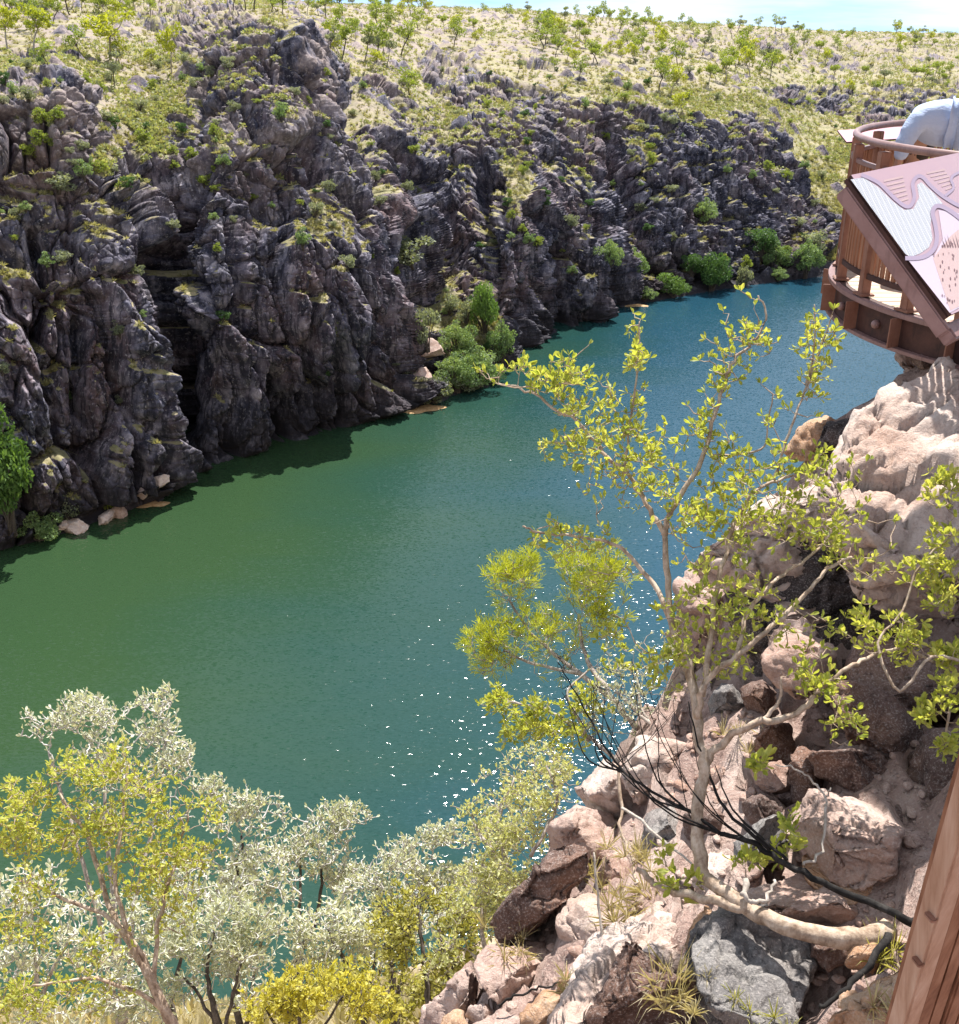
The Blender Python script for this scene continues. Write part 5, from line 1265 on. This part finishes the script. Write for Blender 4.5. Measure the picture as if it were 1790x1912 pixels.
for k_, (px, py, rx, ry, d, n, lab) in enumerate([(1468,1560,32,48,4.6,22,'bright leaf sprout standing left of the half-lit block'),(1390,1610,55,26,4.6,16,'leaf sprout just right of the trunk foot on pale rock'),
    (1270,1650,45,40,4.6,16,'leaf sprouts left of the trunk foot beside the log'),(1420,1420,28,26,4.7,12,'leaf sprig in the crevice under the curving branch'),(1240,1590,16,22,4.7,6,'tiny leaf sprig on the smooth lilac boulder')]):
    grow('sprout', lab, 'plant', [([(px+4,py+ry+6,d),(px,py+ry*.4,d)], 1.8, 1.0)], [(px,py,rx,ry,d,1)], n, 'oval', .052, .45, 5, BARK_TAN, L_MAIN, 60+k_, twig_px=1.1, part_names=('stem', 'twigs', 'leaves'))

# burnt branch: black sheaf of twigs
rg = np.random.default_rng(3); fan = []
spine = [(1712,1722,4.25),(1638,1693,4.3),(1533,1646,4.4),(1454,1604,4.5),(1401,1573,4.55),(1344,1557,4.6),(1286,1515,4.7),(1218,1478,4.8),(1165,1441,4.9),(1128,1392,5.0),(1095,1330,5.1),(1062,1272,5.15),(1040,1235,5.2)]
fan.append((spine[:6], 8, 4.5)); fan.append((spine[5:], 3.6, .8))
for i in range(17):
    s0 = spine[int(rg.integers(4, 9))]; ex = rg.uniform(1040, 1330); ey = 1200+abs(ex-1130)*.35+rg.uniform(0, 90)
    dx, dy = ex-s0[0], ey-s0[1]
    mid1 = (s0[0]+dx*.30-30+rg.uniform(-10, 10), s0[1]+dy*.22+rg.uniform(-5, 25), s0[2]+.1); mid2 = (s0[0]+dx*.66-18, s0[1]+dy*.58+10, s0[2]+.2)
    fan.append(([s0, mid1, mid2, (ex, ey, s0[2]+.3)], rg.uniform(1.2, 2.4), .5))
fan.append(([(1438,1588,4.5),(1354,1510,4.6),(1323,1441,4.7),(1300,1380,4.7),(1285,1310,4.75)], 4, 1))
fan.append(([(1470,1606,4.45),(1400,1545,4.55),(1362,1500,4.6),(1335,1430,4.7)], 3.5, 1))
grow('burnt_branch', 'black burnt dead branch fanning into thin twigs across the tan trunk', 'branch', fan, [(1110,1290,70,60,5.1,1),(1190,1330,70,60,5.0,1),(1060,1250,40,40,5.15,.6),(1250,1400,50,50,4.9,.6)], 90, 'n', .01, .3, 1, BARK_BURNT, L_MAIN, 8, twig_px=1.0, extra_leafless=1.1, part_names=('limb', 'twigs', 'leaves'))
for lab, pts, r0, r1 in [('thin white upright dead stick standing in dry grass', [(1124,1764,5.2),(1118,1690,5.25),(1108,1592,5.3)], 3.2, 1.8),
   ('straight white dead stick slanting down toward the trunk', [(1160,1506,5.2),(1228,1560,5.0),(1296,1620,4.8)], 3, 2),
   ('thin reddish dead stem bent above the upright stick', [(1152,1428,5.6),(1160,1505,5.5),(1158,1550,5.4),(1182,1610,5.3),(1186,1655,5.2)], 3, 2.5),
   ('pale forked dead twig in front of the half-lit block', [(1498,1616,4.5),(1532,1589,4.55),(1542,1502,4.6),(1520,1461,4.6),(1492,1439,4.6),(1451,1426,4.6)], 3.2, 1.2),
   ('short stub of twig pointing up from the forked twig', [(1542,1504,4.6),(1544,1488,4.6),(1552,1472,4.6)], 2.4, 1.6),
   ('white hooked dead root lying on the pale rock above the log', [(1392,1640,4.45),(1390,1668,4.4),(1408,1686,4.38),(1432,1672,4.4),(1446,1645,4.45)], 6, 3),
   ('curved dark stick lying over the rounded pinkish boulder', [(928,1880,5.3),(960,1858,5.3),(1000,1850,5.3),(1044,1834,5.3)], 2.5, 1.8),
   ('dark root crossing the orange sandy rock below the log', [(1660,1745,4.1),(1625,1800,4.0),(1580,1845,3.9),(1530,1880,3.85)], 8, 4)]:
    T = Tube(); p3 = spline([np.array(P(*q)) for q in pts], 5); dm = pts[0][2]/FPX
    p3 = [q+rng.normal(size=3)*.0045 for q in p3]; T.add(p3, [(r0+(r1-r0)*i/(len(p3)-1))*dm*rng.uniform(.85, 1.15) for i in range(len(p3))], None, 7, .14)
    tag(link('dead_stick', T.mesh('dead_stick', BARK_BURNT if 'dark' in lab else BARK_WHITE if 'red' not in lab else BARK_TAN)), lab, 'stick')

# feathery lime shrub: bundles of needles
def needle_shrub(label, limbs, blobs, n, seed, size, mat, d):
    rg = np.random.default_rng(seed)
    e = grow('feathery_shrub', label, 'shrub', limbs, blobs, n, 'needle', size, .055, 12, BARK_PALE, mat, seed, twig_px=1.4, spray=1.3, part_names=('stem', 'twigs', 'foliage'), gap=18.); return e
needle_shrub('feathery lime shrub with needle leaves overhanging the water left of the spindly tree', [
 ([(1190,1360,7.6),(1140,1300,7.8),(1090,1220,8.2),(1080,1150,8.4)], 6, 3),([(1150,1310,7.8),(1060,1240,8.2),(990,1180,8.5),(950,1120,8.6)], 5, 2),([(1090,1260,8.1),(1000,1240,8.3),(940,1215,8.4)], 4, 2)],
 [(955,1085,52,56,8.6,1.1),(1095,1075,77,60,8.4,1.5),(1000,1160,56,37,8.5,.35),(920,1210,52,60,8.4,1.3),(1030,1200,75,62,8.3,.7),(1120,1150,56,50,8.3,.6),(1140,1060,37,37,8.4,.4),(980,1060,37,31,8.6,.3)],
 900, 21, .08, L_NEED, 8.3)
grow('shrub', 'leafy yellow-green shrub below the feathery lime shrub at the cliff edge', 'shrub', [([(1180,1440,7.4),(1100,1380,7.6),(1030,1330,7.8),(950,1310,7.9)], 5, 2),([(1100,1385,7.6),(1060,1300,7.7),(1100,1250,7.8)], 4, 2)],
 [(935,1320,42,40,7.9,1),(1000,1340,55,40,7.8,1.2),(1070,1370,60,40,7.6,1.2),(1100,1310,50,40,7.7,.8),(960,1370,50,25,7.9,.7),(1140,1240,60,50,7.7,.6)], 330, 'oval', .05, .4, 6, BARK_PALE, L_MAIN, 22, twig_px=1.3, part_names=('stem', 'twigs', 'foliage'))
grow('shrub', 'pale straw-coloured twiggy shrub behind the burnt branch tips', 'shrub', [([(1260,1400,7.3),(1200,1330,7.5),(1190,1250,7.7)], 4, 2),([(1220,1360,7.4),(1150,1290,7.6)], 4, 2)],
 [(1180,1270,80,60,7.6,1),(1230,1210,50,40,7.7,.7),(1130,1330,60,50,7.6,.8),(1215,1330,60,50,7.5,.7)], 300, 'oval', .035, .35, 4, BARK_PALE, L_WHITE, 23, twig_px=1.3, part_names=('stem', 'twigs', 'foliage'))
grow('shrub', 'wispy pale and lime shrub hanging along the left edge of the ledge', 'shrub', [([(1010,1760,9.0),(960,1650,9.4),(930,1540,9.8),(960,1450,10)], 5, 2),([(960,1640,9.4),(900,1560,9.8),(880,1520,10)], 4, 2),([(990,1600,9.2),(1040,1500,9.4),(1020,1430,9.6)], 4, 2)],
 [(1000,1430,70,45,9.6,1.3),(930,1480,60,50,9.9,1.2),(880,1530,40,40,10,.9),(960,1560,70,45,9.6,1.2),(1010,1500,60,40,9.4,1.0),(900,1640,55,50,9.6,1.2),(960,1640,50,40,9.3,.8)], 1150, 'oval', .045, .4, 4.2, BARK_PALE, L_PALEM, 24, twig_px=1.3, part_names=('stem', 'twigs', 'foliage'))
# trees on the slope below
def slope_tree(label, base, d, limbs, blobs, n, lsize, mat, bark, seed, per=7, wid=.42, grp='trees on the slope below the lookout', tw=1.7, r=9):
    br = []
    for i, l in enumerate(limbs):
        br.append(([(base[0]+(l[0][0]-base[0])*0, base[1], d)]+[(a, b, d+dd) for a, b, dd in l], r if i == 0 else r*.7, 2.2))
    return grow('slope_tree', label, 'tree', br, [(a, b, c*1.18, e*1.12, d+dd, w_) for a, b, c, e, dd, w_ in blobs], n, 'o', lsize, wid, per, bark, mat, seed, twig_px=tw*(1.5 if mat is L_WHITE else 1), group=grp, twig_mat=(BARK_SILV if mat is L_WHITE else None))
slope_tree('silvery tree with bare white twigs reaching highest over the water at left', (230,1960), 15, [[(220,1750,0),(200,1560,.6),(190,1420,1)],[(250,1700,0),(290,1520,.5),(310,1380,1)],[(180,1700,0),(120,1500,.5),(90,1400,1)]],
 [(90,1350,50,35,1,.6),(150,1330,50,35,1,.9),(210,1360,70,40,.8,1.2),(290,1340,45,50,1,1.1),(310,1300,14,22,1,.25),(200,1430,90,50,.6,1.1),(330,1420,50,40,.7,.8),(250,1500,90,50,.5,.8)], 1250, .085, L_WHITE, BARK_PALE, 31, 2.4)
slope_tree('rounded silvery tree standing second from the left, beside the tallest silvery one', (450,2000), 15.5, [[(440,1840,0),(440,1700,.3),(450,1560,.6)],[(470,1850,0),(500,1700,.3)]],
 [(430,1520,55,45,.7,1),(490,1530,45,45,.6,.9),(450,1610,80,60,.5,1.4),(400,1660,60,50,.3,.9),(500,1660,55,50,.3,.8),(390,1470,30,25,.6,.3)], 1150, .085, L_WHITE, BARK_DARK, 32, 2.6)
slope_tree('silvery tree with a bare dark trunk standing in the middle of the slope', (535,2000), 16.5, [[(545,1820,0),(590,1710,.3),(600,1620,.6)],[(560,1800,0),(560,1700,.3),(560,1600,.6)]],
 [(620,1560,55,50,.7,1.3),(600,1620,70,50,.6,1.2),(560,1590,50,50,.5,.9),(650,1640,40,45,.6,.8),(640,1520,45,25,.7,.5)], 1000, .085, L_WHITE, BARK_DARK, 33, 2.9)
slope_tree('small silvery tree closest to the rocky ledge with the sparkling water behind', (840,1980), 17, [[(830,1800,0),(800,1650,.4)],[(850,1800,0),(850,1660,.4)]],
 [(790,1580,45,40,.4,1),(830,1560,45,30,.5,.8),(860,1620,45,40,.4,1),(800,1650,60,45,.3,1.2),(760,1620,25,30,.4,.4)], 900, .085, L_WHITE, BARK_DARK, 34, 2.8)
slope_tree('big yellow-green tree with a leaning tan trunk filling the lower left corner', (345,1960), 7.6, [[(270,1810,0),(205,1690,.2),(160,1560,.4),(110,1480,.5)],[(255,1780,0),(215,1640,.1),(230,1500,.3),(240,1430,.4)],[(290,1850,0),(300,1700,.1),(330,1600,.3),(350,1520,.3)],[(240,1750,0),(120,1680,.1),(30,1640,.2)],[(300,1880,0),(180,1830,-.2),(60,1840,-.3)]],
 [(50,1480,55,40,.5,.9),(130,1450,60,40,.5,1.1),(240,1440,60,50,.4,1.3),(320,1500,60,50,.3,1.0),(30,1560,50,50,.3,.9),(120,1560,70,50,.4,1.0),(230,1540,70,50,.3,1.1),(340,1600,60,50,.2,.9),(260,1640,80,50,.1,1.0),(100,1660,80,40,.1,.7),(40,1740,50,40,0,.6),
  (330,1700,50,50,.1,.5),(160,1770,80,40,-.1,.6),(60,1850,70,40,-.2,.8),(180,1850,60,40,-.1,.5),(400,1560,25,60,.2,.5),(30,1880,60,40,-.2,.7)], 1900, .046, L_MAIN, BARK_TAN, 35, 4.3, .42, 'trees on the slope below the lookout', 1.5, 9.5)
slope_tree('yellow bush at the bottom edge with its trunk hidden, right of the leaning tan trunk', (560,2020), 8.5, [[(560,1920,0),(560,1840,0)],[(600,1930,0),(640,1860,0)],[(520,1930,0),(490,1870,0)]],
 [(550,1850,60,40,0,1),(500,1880,50,35,0,.8),(640,1850,60,50,.2,.8),(600,1890,70,35,0,.9),(700,1890,50,35,.1,.6)], 600, .055, L_GOLD, BARK_DARK, 36, 5, .42, None, 1.3, 5)
slope_tree('straw-yellow leafy tree between the yellow bush and the rocky ledge', (800,2000), 12, [[(800,1880,0),(790,1780,.2),(780,1690,.4)],[(830,1880,0),(850,1760,.3)]],
 [(790,1690,60,50,.4,1.2),(850,1700,50,50,.4,1.1),(760,1760,60,50,.2,1.1),(840,1790,50,60,.2,1.1),(720,1720,40,50,.4,.7),(880,1760,30,60,.3,.6)], 1200, .065, L_STRAWY, BARK_DARK, 37, 4.5)
slope_tree('pale spiky low tree with twisted dark trunks at the bottom, left of the yellow bush', (410,1990), 11, [[(405,1900,0),(385,1820,.1),(400,1740,.3)],[(425,1900,0),(450,1800,.1)],[(395,1900,0),(340,1820,.2)]],
 [(390,1720,70,45,.3,1.1),(440,1780,60,45,.2,.9),(330,1790,50,50,.2,.8),(480,1740,40,45,.3,.7),(300,1870,50,40,.1,.6)], 1000, .085, L_WHITE, BARK_DARK, 38, 5, .22)
slope_tree('pale grey-green tree half hidden behind the yellow tree crown at far left', (60,2000), 13, [[(70,1850,0),(60,1700,.2)],[(80,1850,0),(140,1740,.2)]],
 [(60,1680,70,60,.2,1),(150,1720,70,60,.2,1),(40,1780,60,50,.1,.8),(200,1800,60,50,.1,.8),(110,1900,80,40,0,.8)], 900, .085, L_WHITE, BARK_PALE, 39, 2.8)
slope_tree('thin silvery tree with a forked dark trunk below the middle tree', (660,2000), 14, [[(680,1860,0),(640,1790,.1),(610,1730,.2)],[(690,1860,0),(700,1780,.2)]],
 [(640,1740,60,40,.2,1),(700,1760,50,45,.2,1),(590,1790,50,40,.1,.8),(560,1730,40,35,.2,.6)], 950, .08, L_WHITE, BARK_DARK, 40, 2.8)
slope_tree('low silvery thicket tree behind the pale spiky one, its crown just above the yellow bush', (300,2000), 12.5, [[(310,1900,0),(330,1820,.2),(360,1700,.3)],[(330,1900,0),(260,1800,.1)]],
 [(360,1650,70,50,.3,1),(290,1720,70,50,.2,1),(420,1840,60,40,.1,.8),(230,1870,70,40,0,.8),(470,1660,50,50,.4,.7)], 900, .08, L_WHITE, BARK_DARK, 41, 2.8)
slope_tree('pale leafy tree right of the forked dark trunk, near the bottom edge', (720,2010), 13, [[(730,1900,0),(740,1850,.1)],[(740,1900,0),(690,1830,.1)]],
 [(730,1820,60,40,.1,1),(680,1850,60,35,.1,.9),(620,1840,50,35,.1,.7),(790,1860,50,35,.1,.8),(740,1880,60,30,0,.8)], 800, .075, L_STRAWY, BARK_DARK, 42, 4)
slope_tree('pale lime-and-white airy tree pressed against the left edge of the rocky ledge', (930,2000), 10.5, [[(920,1850,0),(900,1720,.2),(900,1600,.5)],[(935,1860,0),(880,1780,.2)]],
 [(900,1600,55,50,.5,1),(940,1560,45,40,.6,.8),(880,1690,50,50,.3,1),(930,1680,40,50,.3,.8),(850,1790,45,50,.2,.9),(870,1740,45,45,.2,.7),(960,1500,50,40,.7,.7),(1020,1450,50,35,.8,.6)], 1150, .055, L_PALEM, BARK_PALE, 43, 3.6)
slope_tree('airy whitish tree filling the gap between the middle tree and the sparkling water', (740,2000), 14.5, [[(735,1850,0),(720,1740,.2),(700,1650,.4)],[(745,1860,0),(770,1740,.2)]],
 [(700,1660,50,45,.4,1),(740,1610,40,40,.5,.7),(690,1730,50,45,.2,.8),(770,1720,50,40,.3,.9),(810,1680,40,40,.4,.7),(640,1690,35,40,.2,.6)], 900, .075, L_WHITE, BARK_DARK, 44, 2.6)
# ---------------------------------------------------------------- grass on the near side
bpy.context.view_layer.update(); _dg = bpy.context.evaluated_depsgraph_get()
L_DRY = leaf_mat('bleached_grass_blades', (.34, .29, .16), (.58, .51, .34), .35)
def tuft(px, py, spread_px, size, n, label, mat=L_DRY, seed=0):
    size *= .68; n = int(n*.8); rg = np.random.default_rng(seed); loc, nrm, ob = hit(px, py, 1.9)
    if loc is None: return
    d = (loc-Vector((0, 0, H))).length; pos = []
    for i in range(n):
        pos.append(np.array(loc)+np.array([rg.normal()*spread_px*d/FPX*.5, rg.normal()*spread_px*d/FPX*.5, -.02]))
    pos = np.array(pos); m = 22; c = np.repeat(pos, m, 0); k = len(c); a = rg.random(k)*6.283; el = rg.random(k)**.8*1.15
    dr = np.stack([np.cos(a)*np.sin(el), np.sin(a)*np.sin(el), np.cos(el)], 1); s = (size*(.5+.8*rg.random(k)))[:, None]; sd = np.stack([-np.sin(a), np.cos(a), 0*a], 1)*.0016
    q = [c, c+dr*s*.4, c+dr*s*.75+np.array([0, 0, -.10])*s, c+dr*s+np.array([0, 0, -.35])*s*el[:, None]]
    V = np.stack([q[0]-sd, q[0]+sd, q[1]+sd, q[2]+sd*.8, q[3], q[2]-sd*.8, q[1]-sd], 1).reshape(-1, 3)
    F = np.arange(k*7).reshape(k, 7); t = np.repeat(rg.random(k), 7)
    tag(link('grass_tuft', mesh_np('grass_tuft', V, F, mat, False, {'tint': t})), label, 'grass tuft')
for i, a_ in enumerate([(1190,1705,70,.30,14,'big tangle of bleached grass left of the log under the trunk'),(1245,1850,40,.34,7,'golden grass tuft in front of the shaded brown boulder face'),(1118,1640,30,.28,6,'spiky grey grass tuft around the top of the upright stick'),
   (1660,1790,40,.26,7,'green-grey grass tuft at the thick end of the log'),(960,1775,70,.20,9,'flattened dry grass under the long dark boulder'),(1330,1885,60,.12,8,'sparse dry grass on the grey cracked boulder'),(1420,1900,50,.12,7,'short yellowish grass at the bottom edge right of centre'),
   (1180,1600,60,.2,8,'wiry dead grass around the smooth lilac boulder'),(1400,1370,40,.2,6,'dry grass in the crevice beneath the curving branch'),(1060,1840,30,.16,4,'thin grass between the rounded boulder and the long slab'),(1640,1870,50,.16,5,'dry grass on the orange sandy rock')]):
    tuft(*a_, seed=400+i, mat=(L_STRAWY if 'green' in a_[5] or 'yellowish' in a_[5] else L_DRY))
m_ = (NV[:, 0] > -30) & (NV[:, 0] < 6) & (NV[:, 1] > 13) & (NV[:, 1] < 52) & (NV[:, 2] > 1) & (NV[:, 2] < 52)
ids = np.nonzero(m_)[0]; dens = rng.choice(ids, 5200)
pos = NV[dens]+np.column_stack([rng.normal(size=(5200, 2))*.25, np.zeros(5200)])
V, F, tint = tussocks(pos, rng.uniform(.35, .8, 5200), 14, rng)
tag(link('dry_grass', mesh_np('dry_grass', V, F, L_DRY, False, {'tint': tint})), 'pale dry grass covering the near slope between the silvery trees', 'grass', kind='stuff')
